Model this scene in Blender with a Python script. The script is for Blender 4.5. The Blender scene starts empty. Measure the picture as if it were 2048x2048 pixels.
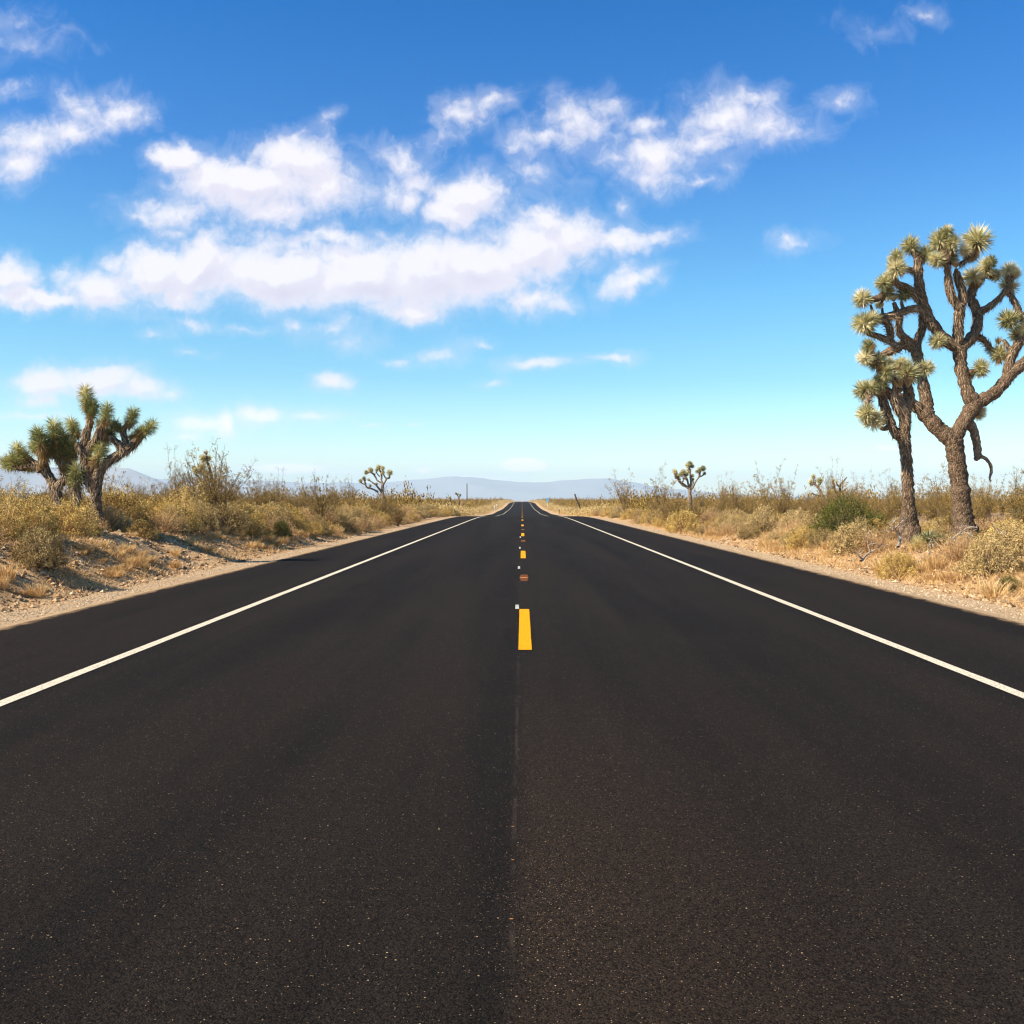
import bpy, math
import numpy as np
from mathutils import Vector, Matrix, Quaternion

sc = bpy.context.scene
C = sc.collection
R = math.radians

# ------------------------------------------------------------------ camera
EYE = 1.42            # metres above the asphalt
FPX = 2000.0          # focal length in pixels of the 2048 px photograph
VPX, VPY = 1044.0, 1000.0
cam_d = bpy.data.cameras.new("camera")
cam = bpy.data.objects.new("camera", cam_d)
C.objects.link(cam)
cam.location = (0, 0, EYE)
cam.rotation_euler = (R(90), 0, 0)
cam_d.sensor_width = 36.0
cam_d.lens = 36.0 * FPX / 2048.0
cam_d.shift_x = -(VPX - 1024) / 2048.0
cam_d.shift_y = (VPY - 1024) / 2048.0
cam_d.clip_start = 0.1
cam_d.clip_end = 60000
sc.camera = cam

# ------------------------------------------------------------------ colour management / sampling
sc.view_settings.view_transform = 'Standard'
sc.view_settings.look = 'None'
sc.view_settings.exposure = 0.78
sc.view_settings.gamma = 1.0
sc.cycles.use_denoising = True
sc.cycles.max_bounces = 6
sc.cycles.diffuse_bounces = 3
sc.cycles.glossy_bounces = 2
sc.cycles.transmission_bounces = 3
sc.cycles.volume_bounces = 1
sc.cycles.transparent_max_bounces = 6
sc.cycles.filter_width = 1.2

# ------------------------------------------------------------------ sun
SUN_EL = R(40)
SUN_AZ = R(246)       # clockwise from the driving direction: from the left, a little behind
sdir = Vector((math.sin(SUN_AZ) * math.cos(SUN_EL), math.cos(SUN_AZ) * math.cos(SUN_EL), math.sin(SUN_EL)))
sun_d = bpy.data.lights.new("sun", 'SUN')
sun_d.energy = 5.0
sun_d.angle = R(0.5)
sun_d.color = (1.0, 0.87, 0.68)
sun = bpy.data.objects.new("sun", sun_d)
C.objects.link(sun)
sun.location = sdir * 50
sun.rotation_euler = sdir.to_track_quat('Z', 'Y').to_euler()

# ------------------------------------------------------------------ node helper
class NT:
    def __init__(self, tree):
        self.t = tree; self.n = tree.nodes; self.l = tree.links
    def new(self, kind, **kw):
        n = self.n.new(kind)
        for k, v in kw.items():
            setattr(n, k, v)
        return n
    def put(self, sock, v):
        if hasattr(v, 'is_output') or isinstance(v, bpy.types.NodeSocket):
            self.l.new(v, sock)
        elif v is not None:
            sock.default_value = v
    def math(self, op, a, b=None, c=None, clamp=False):
        n = self.new('ShaderNodeMath', operation=op, use_clamp=clamp)
        self.put(n.inputs[0], a)
        if b is not None: self.put(n.inputs[1], b)
        if c is not None: self.put(n.inputs[2], c)
        return n.outputs[0]
    def vmath(self, op, a, b=None, c=None):
        n = self.new('ShaderNodeVectorMath', operation=op)
        self.put(n.inputs[0], a)
        if b is not None: self.put(n.inputs[1], b)
        if c is not None: self.put(n.inputs[2], c)
        return n.outputs[1] if op in ('LENGTH', 'DOT_PRODUCT', 'DISTANCE') else n.outputs[0]
    def mix(self, f, a, b, blend='MIX'):
        n = self.new('ShaderNodeMix', data_type='RGBA', blend_type=blend)
        n.clamp_factor = True
        self.put(n.inputs[0], f); self.put(n.inputs[6], a); self.put(n.inputs[7], b)
        return n.outputs[2]
    def smooth(self, v, lo, hi, a=0.0, b=1.0):
        n = self.new('ShaderNodeMapRange', interpolation_type='SMOOTHSTEP')
        self.put(n.inputs[0], v)
        for i, x in enumerate((lo, hi, a, b)): n.inputs[i + 1].default_value = x
        return n.outputs[0]
    def lin(self, v, lo, hi, a=0.0, b=1.0):
        n = self.new('ShaderNodeMapRange')
        self.put(n.inputs[0], v)
        for i, x in enumerate((lo, hi, a, b)): n.inputs[i + 1].default_value = x
        return n.outputs[0]
    def noise(self, vec, scale, detail=4, rough=0.55, dim='3D', color=False, dist=0.0):
        n = self.new('ShaderNodeTexNoise', noise_dimensions=dim)
        if vec is not None: self.put(n.inputs['Vector'], vec)
        n.inputs['Scale'].default_value = scale
        n.inputs['Detail'].default_value = detail
        n.inputs['Roughness'].default_value = rough
        n.inputs['Distortion'].default_value = dist
        return n.outputs['Color' if color else 'Fac']
    def ramp(self, v, stops, interp='LINEAR'):
        n = self.new('ShaderNodeValToRGB')
        n.color_ramp.interpolation = interp
        e = n.color_ramp.elements
        e[0].position, e[0].color = stops[0][0], (*stops[0][1], 1)
        e[1].position, e[1].color = stops[-1][0], (*stops[-1][1], 1)
        for p, c in stops[1:-1]:
            x = e.new(p); x.color = (*c, 1)
        self.put(n.inputs[0], v)
        return n.outputs[0]

# ------------------------------------------------------------------ world: sky and clouds
world = bpy.data.worlds.new("World")
sc.world = world
world.use_nodes = True
W = NT(world.node_tree)
for n in list(W.n): W.n.remove(n)

def q100(l):  # positions measured on a 1932 px view of the photo -> hundreds of photo pixels
    return [tuple([v * 1.06 / 100 for v in e[:4]] + [e[4]]) for e in l]
CLOUDS = q100([
    # x, y, rx, ry, strength
    (470, 350, 150, 72, 1.3), (560, 305, 110, 66, 1.2), (620, 355, 100, 70, 1.0), (345, 300, 62, 42, 1.25), (395, 350, 90, 70, 1.2),
    (330, 402, 110, 30, .62), (500, 402, 120, 40, .95), (270, 410, 50, 15, .5), (320, 430, 50, 22, .55),
    (895, 372, 84, 66, 1.2), (865, 405, 66, 46, 1.05), (760, 305, 66, 40, .62), (790, 340, 66, 38, .55), (730, 370, 70, 50, .5), (780,385,50,40,.5),
    (868, 208, 58, 36, .66), (925, 190, 50, 22, .58), (830, 245, 30, 30, .4), (620, 232, 20, 22, .42),
    (20, 535, 60, 48, 1.0), (60, 570, 140, 26, 1.1), (180, 548, 120, 50, 1.1), (290, 515, 100, 78, 1.25), (215, 500, 36, 30, .7), (105, 530, 30, 30, .6),
    (380, 505, 120, 80, 1.4), (350, 560, 90, 40, 1.0), (520, 515, 165, 78, 1.4), (680, 520, 175, 82, 1.4), (800, 520, 150, 88, 1.3), (770, 580, 90, 36, 1.1),
    (900, 505, 140, 80, 1.2), (1000, 470, 125, 76, 1.2), (1060, 450, 112, 56, 1.1), (1150, 448, 100, 38, .9), (1235, 446, 60, 22, .66),
    (1022, 418, 42, 32, 1.0), (1000, 560, 100, 40, .68), (1060, 572, 60, 22, .55), (600, 450, 200, 26, .75),
    (1195, 520, 62, 34, .78), (1180, 500, 30, 22, .5),
    (1090, 225, 90, 52, .62), (1030, 268, 100, 26, .52), (1130, 190, 45, 26, .45), (980, 290, 50, 20, .36), (1000, 330, 60, 40, .34),
    (1235, 300, 105, 66, .86), (1210, 232, 56, 26, .68), (1230, 345, 66, 30, .66), (1160, 290, 60, 40, .5),
    (1370, 225, 115, 60, .74), (1440, 232, 90, 44, .62), (1420, 178, 60, 32, .58), (1330, 270, 90, 30, .5), (1490, 240, 50, 22, .5),
    (1310, 352, 66, 16, .5), (1490, 454, 56, 18, .56), (1160, 382, 24, 14, .4), (1390, 330, 20, 26, .34), (1580, 200, 34, 22, .36),
    (45, 265, 92, 50, .82), (20, 305, 66, 48, .8), (120, 250, 80, 42, .74), (215, 205, 84, 42, .76), (150, 215, 70, 40, .6), (265, 215, 40, 24, .5),
    (30, 80, 70, 26, .30), (20, 165, 50, 18, .28), (1745, 33, 44, 17, .36), (1655, 55, 34, 16, .24), (20, 40, 40, 22, .24),
    (90, 722, 84, 42, 1.1), (180, 722, 115, 42, 1.15), (265, 735, 80, 30, .86), (80, 755, 60, 20, .7), (60, 785, 90, 12, .48), (320,745,40,20,.5),
    (400, 800, 120, 26, .55), (430, 802, 26, 34, .9), (495, 785, 62, 24, .66), (360, 795, 70, 22, .5), (350, 822, 60, 10, .4), (590,785,80,12,.38),
    (632, 720, 50, 20, .86), (830, 670, 56, 20, .52), (1010, 686, 80, 14, .56), (1150, 678, 66, 13, .56), (745, 682, 30, 10, .4), (930, 720, 30, 8, .4), (905,652,24,10,.4),
    (556, 612, 30, 26, .5), (630, 625, 70, 24, .46), (370, 612, 50, 15, .46), (280,630,30,10,.36), (470,625,40,10,.36), (360,665,36,8,.36), (660,650,50,20,.36),
    (990, 878, 50, 16, 2.4), (800, 889, 24, 9, .8), (545, 886, 90, 13, 1.6), (500, 884, 50, 9, .8), (640, 892, 60, 6, .5), (1700, 846, 80, 8, .42), (710, 803, 20, 5, .4), (770,803,16,4,.36),
    (900, 905, 90, 12, .5), (700, 915, 130, 12, .6), (560, 925, 130, 14, .6),
])

def cloud_group():
    g = bpy.data.node_groups.new("cloud field", 'ShaderNodeTree')
    g.interface.new_socket("P", in_out='INPUT', socket_type='NodeSocketVector')
    g.interface.new_socket("F", in_out='OUTPUT', socket_type='NodeSocketFloat')
    G = NT(g)
    i = G.new('NodeGroupInput'); o = G.new('NodeGroupOutput')
    p = i.outputs[0]
    wn = G.noise(p, 0.55, 3, 0.55, '2D', color=True)
    sp = G.new('ShaderNodeSeparateXYZ'); G.l.new(p, sp.inputs[0])
    kk = G.lin(sp.outputs[1], 9.2, 5.5, .14, 1.0)
    kv = G.new('ShaderNodeCombineXYZ'); G.l.new(G.lin(sp.outputs[1], 9.2, 5.5, .5, 1.0), kv.inputs[0]); G.l.new(kk, kv.inputs[1])
    w1 = G.vmath('MULTIPLY_ADD', wn, (1.15, .8, 0), (-.575, -.4, 0))
    wn2 = G.noise(p, 2.6, 5, 0.62, '2D', color=True)
    w2 = G.vmath('MULTIPLY_ADD', wn2, (.34, .30, 0), (-.17, -.15, 0))
    pw = G.vmath('ADD', G.vmath('MULTIPLY', G.vmath('ADD', w1, w2), kv.outputs[0]), p)
    acc = None
    for cx, cy, rx, ry, s in CLOUDS:
        d = G.vmath('LENGTH', G.vmath('MULTIPLY_ADD', pw, (1 / rx, 1 / ry, 0), (-cx / rx, -cy / ry, 0)))
        f = G.math('MULTIPLY_ADD', d, -s, s)
        if acc is None:
            acc = f
        else:
            m = G.new('ShaderNodeMath', operation='SMOOTH_MAX')
            G.put(m.inputs[0], acc); G.put(m.inputs[1], f); m.inputs[2].default_value = .30
            acc = m.outputs[0]
    n3 = G.noise(pw, 1.15, 8, 0.58, '2D')
    out = G.math('ADD', acc, G.math('MULTIPLY_ADD', n3, .62, -.20))
    G.l.new(out, o.inputs[0])
    return g

tc = W.new('ShaderNodeTexCoord')
sep = W.new('ShaderNodeSeparateXYZ'); W.l.new(tc.outputs['Generated'], sep.inputs[0])
yy = W.math('MAXIMUM', sep.outputs[1], 0.05)
ax = W.math('DIVIDE', sep.outputs[0], yy)
bz = W.math('DIVIDE', sep.outputs[2], yy)
comb = W.new('ShaderNodeCombineXYZ')
W.l.new(W.math('MULTIPLY_ADD', ax, 20.0, VPX / 100), comb.inputs[0])
W.l.new(W.math('MULTIPLY_ADD', bz, -20.0, VPY / 100), comb.inputs[1])
P0 = comb.outputs[0]
grp = cloud_group()
def cf(vec):
    n = W.new('ShaderNodeGroup'); n.node_tree = grp
    W.l.new(vec, n.inputs[0]); return n.outputs[0]
F0 = cf(P0)
F1 = cf(W.vmath('ADD', P0, (-.16, -.30, 0)))
fine = W.noise(P0, 3.6, 8, .62, '2D', dist=.4)
Fd = W.math('ADD', F0, W.math('MULTIPLY_ADD', fine, .62, -.31))
veil = W.math('ADD', F0, W.math('MULTIPLY_ADD', W.noise(P0, 1.7, 6, .6, '2D', dist=.8), 1.0, -.5))
dens = W.math('MAXIMUM', W.smooth(Fd, -.06, 0.92), W.math('MULTIPLY', W.smooth(veil, -.28, .5), .26))
dens = W.math('MULTIPLY', dens, W.smooth(sep.outputs[1], 0.2, 0.45))
dens = W.math('MULTIPLY', dens, 0.97)
# thick cloud towards the sun side shades the rest: the difference of the two samples
lit = W.lin(W.math('SUBTRACT', F0, F1), -.48, .30)
lit = W.math('MULTIPLY', lit, 1.0, clamp=True)
thick = W.smooth(F0, .45, 1.25)
cshade = W.mix(W.math('MULTIPLY', thick, W.math('SUBTRACT', 1.0, lit), clamp=True), (.87, .835, .92, 1), (.66, .635, .79, 1))
cshade = W.mix(W.smooth(F0, .1, .6), (.74, .78, .92, 1), cshade)
cshade = W.mix(W.math('MULTIPLY', W.smooth(lit, .7, 1.0), W.smooth(F0, .2, .6)), cshade, (.93, .90, .95, 1))

sky = W.new('ShaderNodeTexSky', sky_type='NISHITA')
sky.sun_disc = False
sky.sun_elevation = SUN_EL
sky.sun_rotation = SUN_AZ
sky.altitude = 900
sky.air_density = 1.0
sky.dust_density = 0.6
sky.ozone_density = 1.0
elev = W.math('ARCSINE', sep.outputs[2])
# deepen the blue overhead the way the photograph's sky does
tint = W.ramp(W.lin(elev, 0.0, R(60)), [(0.0, (1.26, 1.26, 1.20)), (.033, (1.20, 1.24, 1.18)), (.067, (.90, 1.18, 1.14)), (.113, (.58, 1.0, 1.08)), (.19, (.40, .93, 1.15)), (.32, (.15, .66, 1.16)), (.43, (.01, .57, 1.14)), (.6, (.05, .44, .80)), (.75, (.10, .32, .50)), (1.0, (.10, .26, .40))])
skyc = W.mix(1.0, sky.outputs[0], tint, 'MULTIPLY')
STR = 0.095
cb = W.smooth(elev, R(1), R(7), 9.6, 6.8)
_cv = W.new('ShaderNodeCombineXYZ')
for _i in range(3): W.l.new(cb, _cv.inputs[_i])
cl = W.vmath('MULTIPLY', cshade, _cv.outputs[0])
final = W.mix(dens, skyc, cl)
bg = W.new('ShaderNodeBackground')
W.l.new(final, bg.inputs[0]); bg.inputs[1].default_value = STR
wo = W.new('ShaderNodeOutputWorld'); W.l.new(bg.outputs[0], wo.inputs[0])
world.cycles.sampling_method = 'MANUAL'
world.cycles.sample_map_resolution = 512

# ------------------------------------------------------------------ numpy noise, terrain shape
def _hash(ix, iy, seed):
    h = (ix.astype(np.int64) * 374761393 + iy.astype(np.int64) * 668265263 + seed * 1442695041) & 0xffffffff
    h = ((h ^ (h >> 13)) * 1274126177) & 0xffffffff
    return ((h ^ (h >> 16)) & 0xffff) / 65535.0
def vnoise(x, y, seed=0):
    x = np.asarray(x, float); y = np.asarray(y, float)
    ix = np.floor(x); iy = np.floor(y); fx = x - ix; fy = y - iy
    fx = fx * fx * (3 - 2 * fx); fy = fy * fy * (3 - 2 * fy)
    a = _hash(ix, iy, seed); b = _hash(ix + 1, iy, seed); c = _hash(ix, iy + 1, seed); d = _hash(ix + 1, iy + 1, seed)
    return (a * (1 - fx) + b * fx) * (1 - fy) + (c * (1 - fx) + d * fx) * fy
def fbm(x, y, seed=0, octv=4):
    s = 0; a = .5; t = 0
    for k in range(octv):
        s = s + a * vnoise(x * 2 ** k, y * 2 ** k, seed + k); t += a; a *= .5
    return s / t - .5
def sstep(x, a, b):
    t = np.clip((x - a) / (b - a), 0, 1); return t * t * (3 - 2 * t)

_RY = np.array([-50, 0, 60, 74, 86, 100, 115, 129, 150, 171, 190, 206, 230, 257, 290, 330, 360, 395, 423, 500, 650, 800, 950, 1100, 1600, 3000, 6000, 16000], float)
_RZ = np.array([0, 0, 0, 0, -.04, -.2, -.47, -.72, -.95, -1.12, -1.3, -1.34, -1.25, -1.3, -1.3, -1.05, -.8, -.5, -.1, .12, .02, -.08, -.15, -.7, -2.6, -4, -6, -15], float)
def roadz(y):
    y = np.asarray(y, float)
    s = 0
    for d, w in ((-6, .2), (-3, .2), (0, .2), (3, .2), (6, .2)):
        k = np.clip(y / 60, 0, 1)
        s = s + w * np.interp(y + d * k, _RY, _RZ)
    return s
HALF = 5.74
def ground(x, y):
    x = np.asarray(x, float); y = np.asarray(y, float)
    s = np.abs(x) - HALF
    left = x < 0
    hl = np.interp(y, [0, 20, 30, 42, 80, 200], [.70, .68, .60, .28, .24, .15])
    hr = np.interp(y, [0, 14, 18, 26, 40, 80, 200], [.22, .26, .36, .34, .16, .14, .1])
    h = np.where(left, hl, hr)
    wob = fbm(x * .35, y * .35, 3, 3) * .9
    ramp = np.where(left, sstep(s + wob * .8, .95, 3.0), sstep(s + wob * .8, 1.1, 3.4))
    z = roadz(y) - .012 + h * ramp
    far = sstep(s, 2, 30)
    z = z + far * .18
    rough = sstep(s, .7, 1.6)
    near = 1 - sstep(y, 60, 200)
    z = z + rough * (fbm(x * .8, y * .8, 11, 3) * .22 + near * (fbm(x * 3.2, y * 3.2, 21, 3) * .13 + np.abs(fbm(x * 7, y * 7, 41, 2)) * .08))
    z = z + sstep(s, 30, 200) * fbm(x * .02, y * .02, 5, 3) * .6
    z = z + (1 - rough) * sstep(s, .0, .3) * (-.015)
    z = np.where(s < -.10, roadz(y) - .12, z)
    return z
def gz(x, y): return float(ground(np.array([x]), np.array([y]))[0])

# ------------------------------------------------------------------ mesh helpers
def mesh_np(name, V, tris=None, quads=None, mat=None, smooth=False, tone=None):
    V = np.asarray(V, np.float32)
    me = bpy.data.meshes.new(name)
    nt = 0 if tris is None else len(tris); nq = 0 if quads is None else len(quads)
    me.vertices.add(len(V)); me.vertices.foreach_set('co', V.ravel())
    li = []
    if nt: li.append(np.asarray(tris, np.int32).ravel())
    if nq: li.append(np.asarray(quads, np.int32).ravel())
    loops = np.concatenate(li)
    me.loops.add(len(loops)); me.loops.foreach_set('vertex_index', loops)
    me.polygons.add(nt + nq)
    starts = np.concatenate([np.arange(nt) * 3, nt * 3 + np.arange(nq) * 4]).astype(np.int32)
    tot = np.concatenate([np.full(nt, 3), np.full(nq, 4)]).astype(np.int32)
    me.polygons.foreach_set('loop_start', starts); me.polygons.foreach_set('loop_total', tot)
    me.polygons.foreach_set('use_smooth', np.full(nt + nq, bool(smooth)))
    if tone is not None:
        at = me.attributes.new('tone', 'FLOAT', 'POINT')
        at.data.foreach_set('value', np.asarray(tone, np.float32))
    me.update(calc_edges=True)
    me.validate()
    if mat: me.materials.append(mat)
    return me
def link(name, me, parent=None, loc=(0, 0, 0), label=None, cat=None, group=None, kind=None):
    o = bpy.data.objects.new(name, me); C.objects.link(o)
    o.location = loc
    if parent: o.parent = parent
    tag(o, label, cat, group, kind)
    return o
def tag(o, label=None, cat=None, group=None, kind=None):
    if label: o['label'] = label
    if cat: o['category'] = cat
    if group: o['group'] = group
    if kind: o['kind'] = kind
    return o
def thing(name, loc, label, cat, group=None, rz=0):
    o = bpy.data.objects.new(name, None); C.objects.link(o)
    o.location = loc; o.rotation_euler = (0, 0, rz)
    o.empty_display_size = .2
    return tag(o, label, cat, group)
def copy_tree(o, parent=None):
    c = o.copy(); C.objects.link(c)
    if parent: c.parent = parent
    for ch in list(o.children):
        copy_tree(ch, c)
    return c

# ------------------------------------------------------------------ materials
def new_mat(name):
    m = bpy.data.materials.new(name); m.use_nodes = True
    t = NT(m.node_tree)
    for n in list(t.n): t.n.remove(n)
    out = t.new('ShaderNodeOutputMaterial')
    b = t.new('ShaderNodeBsdfPrincipled')
    t.l.new(b.outputs[0], out.inputs[0])
    return m, t, b, out
def bump(t, b, h, strength=.5, dist=.02):
    n = t.new('ShaderNodeBump'); n.inputs['Strength'].default_value = strength; n.inputs['Distance'].default_value = dist
    t.put(n.inputs['Height'], h); t.l.new(n.outputs[0], b.inputs['Normal'])

HALF_W = 5.74
def mat_asphalt():
    m, t, b, out = new_mat("asphalt")
    pos = t.new('ShaderNodeNewGeometry').outputs['Position']
    s = t.new('ShaderNodeSeparateXYZ'); t.l.new(pos, s.inputs[0])
    x, y = s.outputs[0], s.outputs[1]
    st = t.vmath('MULTIPLY', pos, (1.0, .05, 1.0))
    streak = t.noise(st, 1.1, 5, .62)
    blot = t.noise(pos, .55, 4, .6)
    # new mat is dark; the right lane was laid a touch browner
    lane = t.math('MULTIPLY', t.smooth(t.math('ADD', x, t.math('MULTIPLY_ADD', t.noise(pos, 5, 3, .6), .08, -.04)), -.10, .06), t.smooth(x, .25, 1.5, 1, .15))
    lane = t.math('MULTIPLY', lane, t.smooth(y, 3.2, 9.5, 1, .12))
    base = t.mix(t.smooth(streak, .36, .64), (.0078, .0062, .0054, 1), (.0150, .0112, .0086, 1))
    base = t.mix(t.math('MULTIPLY', lane, .75), base, (.0250, .0165, .0115, 1))
    base = t.mix(t.math('MULTIPLY', t.smooth(blot, .45, .75), .35), base, (.018, .0135, .0100, 1))
    axx = t.math('ABSOLUTE', x)
    dustn = t.noise(t.vmath('MULTIPLY', pos, (1, .45, 1)), 7, 5, .7)
    edge = t.smooth(t.math('ADD', axx, t.math('MULTIPLY_ADD', dustn, .34, -.17)), HALF_W - .16, HALF_W + .02)
    # rougher scuffed patch on the centre in front of the camera
    px = t.math('DIVIDE', t.math('SUBTRACT', x, .09), .32); py = t.math('DIVIDE', t.math('SUBTRACT', y, 3.45), .8)
    patch = t.math('SUBTRACT', 1.0, t.math('SQRT', t.math('ADD', t.math('MULTIPLY', px, px), t.math('MULTIPLY', py, py))), clamp=True)
    patch = t.math('MULTIPLY', patch, t.noise(pos, 9, 3, .6), clamp=True)
    # aggregate
    v = t.new('ShaderNodeTexVoronoi', feature='F1'); v.inputs['Scale'].default_value = 165
    t.l.new(pos, v.inputs['Vector'])
    vs = t.new('ShaderNodeSeparateColor'); t.l.new(v.outputs['Color'], vs.inputs[0])
    inside = t.smooth(v.outputs['Distance'], .25, .42, 1, 0)
    dark = t.smooth(vs.outputs[1], 0, 1, .35, 1.75)
    base = t.vmath('MULTIPLY', base, dark)
    thr = t.math('SUBTRACT', .955, t.math('ADD', t.math('MULTIPLY', patch, .24), t.math('MULTIPLY', lane, .025)))
    sel = t.math('MULTIPLY', t.math('GREATER_THAN', vs.outputs[0], thr), inside)
    stone = t.mix(vs.outputs[2], (.09, .062, .042, 1), (.40, .27, .16, 1))
    base = t.mix(t.math('MULTIPLY', sel, .8), base, stone)
    v2 = t.new('ShaderNodeTexVoronoi', feature='F1'); v2.inputs['Scale'].default_value = 62
    t.l.new(pos, v2.inputs['Vector'])
    v2s = t.new('ShaderNodeSeparateColor'); t.l.new(v2.outputs['Color'], v2s.inputs[0])
    sel2 = t.math('MULTIPLY', t.math('GREATER_THAN', v2s.outputs[0], .972), t.smooth(v2.outputs['Distance'], .16, .24, 1, 0))
    base = t.mix(sel2, base, t.mix(v2s.outputs[1], (.06, .042, .028, 1), (.48, .34, .20, 1)))
    # the longitudinal joint
    wob = t.math('MULTIPLY', t.math('SUBTRACT', t.noise(pos, 3, 3, .6), .5), .02)
    dx = t.math('ABSOLUTE', t.math('ADD', t.math('ADD', x, .034), wob))
    joint = t.math('MULTIPLY', t.smooth(dx, .004, .016, 1, 0), t.smooth(t.noise(t.vmath('MULTIPLY', pos, (1, .35, 1)), 14, 3, .6), .42, .62))
    base = t.mix(t.math('MULTIPLY', joint, .35), base, (.055, .043, .036, 1))
    base = t.mix(t.math('MULTIPLY', edge, .75), base, (.40, .27, .15, 1))
    t.l.new(base, b.inputs['Base Color'])
    b.inputs['Roughness'].default_value = .95
    b.inputs['Specular IOR Level'].default_value = .10
    h = t.math('ADD', t.math('MULTIPLY', v.outputs['Distance'], -1.0), t.math('MULTIPLY', joint, -.7))
    bump(t, b, h, .75, .0035)
    return m

def mat_paint(name, c1, c2, wear=.0):
    m, t, b, out = new_mat(name)
    pos = t.new('ShaderNodeNewGeometry').outputs['Position']
    n = t.noise(pos, 30, 4, .6)
    col = t.mix(n, (*c1, 1), (*c2, 1))
    v = t.new('ShaderNodeTexVoronoi'); v.inputs['Scale'].default_value = 160; t.l.new(pos, v.inputs['Vector'])
    vs = t.new('ShaderNodeSeparateColor'); t.l.new(v.outputs['Color'], vs.inputs[0])
    col = t.mix(t.math('GREATER_THAN', vs.outputs[0], 1 - wear), col, (.03, .025, .02, 1))
    t.l.new(col, b.inputs['Base Color'])
    worn = t.smooth(t.noise(t.vmath('MULTIPLY', pos, (1, .5, 1)), 9, 6, .75), .56, .74, 0, .55)
    n_fine = t.noise(pos, 70, 3, .7)
    worn = t.math('MULTIPLY', worn, t.smooth(n_fine, .40, .58))
    fincol = t.mix(worn, col, (.07, .055, .042, 1))
    t.l.new(fincol, b.inputs['Base Color'])
    b.inputs['Roughness'].default_value = .85
    b.inputs['Specular IOR Level'].default_value = .08
    bump(t, b, v.outputs['Distance'], .3, .002)
    return m

def mat_ground():
    m, t, b, out = new_mat("desert soil")
    pos = t.new('ShaderNodeNewGeometry').outputs['Position']
    s = t.new('ShaderNodeSeparateXYZ'); t.l.new(pos, s.inputs[0])
    ax = t.math('ABSOLUTE', s.outputs[0])
    n1 = t.noise(pos, .9, 5, .6)
    n2 = t.noise(pos, 6, 5, .65)
    wob = t.math('ADD', ax, t.math('MULTIPLY_ADD', n1, .9, -.45))
    wob = t.math('ADD', wob, t.math('MULTIPLY_ADD', n2, .3, -.15))
    sand = t.mix(n2, (.46, .285, .145, 1), (.70, .49, .28, 1))
    thatch = t.mix(t.noise(pos, 24, 3, .6), (.20, .095, .035, 1), (.44, .25, .10, 1))
    tm = t.math('MULTIPLY', t.smooth(n1, .47, .60), t.smooth(ax, 6.7, 7.4))
    sand = t.mix(t.math('MULTIPLY', tm, .8), sand, thatch)
    # litter under the brush further from the road
    sand = t.mix(t.math('MULTIPLY', t.smooth(ax, 8.5, 11), .55), sand, (.20, .135, .075, 1))
    v = t.new('ShaderNodeTexVoronoi'); v.inputs['Scale'].default_value = 38; t.l.new(pos, v.inputs['Vector'])
    vs = t.new('ShaderNodeSeparateColor'); t.l.new(v.outputs['Color'], vs.inputs[0])
    grav = t.mix(vs.outputs[0], (.36, .245, .145, 1), (.72, .55, .36, 1))
    gm = t.math('MULTIPLY', t.smooth(wob, 5.85, 6.05), t.smooth(wob, 6.30, 6.65, 1, 0))
    base = t.mix(t.math('MULTIPLY', gm, .8), sand, grav)
    fine = t.mix(n2, (.42, .29, .17, 1), (.56, .42, .27, 1))
    base = t.mix(t.smooth(wob, 5.85, 6.1, 1, 0), base, fine)
    peb = t.math('GREATER_THAN', vs.outputs[1], .90)
    base = t.mix(t.math('MULTIPLY', peb, .5), base, t.mix(vs.outputs[2], (.14, .10, .07, 1), (.60, .54, .45, 1)))
    t.l.new(base, b.inputs['Base Color'])
    b.inputs['Roughness'].default_value = .95
    b.inputs['Specular IOR Level'].default_value = .1
    h = t.math('ADD', t.math('MULTIPLY', n2, 2.0), t.math('MULTIPLY', v.outputs['Distance'], -.8))
    h = t.math('ADD', h, t.noise(pos, 40, 4, .7))
    bump(t, b, h, .9, .03)
    return m

def mat_leaf(name, stops, rand=.25, trans=.25, rough=.6):
    """tone attribute 0..1 -> colour; object random shifts it a little"""
    m, t, b, out = new_mat(name)
    a = t.new('ShaderNodeAttribute', attribute_name='tone').outputs['Fac']
    r = t.new('ShaderNodeObjectInfo').outputs['Random']
    f = t.math('ADD', a, t.math('MULTIPLY_ADD', r, rand, -rand / 2), clamp=True)
    col = t.ramp(f, stops)
    t.l.new(col, b.inputs['Base Color'])
    b.inputs['Roughness'].default_value = rough
    b.inputs['Specular IOR Level'].default_value = .25
    if trans > 0:
        tr = t.new('ShaderNodeBsdfTranslucent'); t.l.new(col, tr.inputs[0])
        mx = t.new('ShaderNodeMixShader'); mx.inputs[0].default_value = trans
        t.l.new(b.outputs[0], mx.inputs[1]); t.l.new(tr.outputs[0], mx.inputs[2])
        t.l.new(mx.outputs[0], out.inputs[0])
    return m

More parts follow.
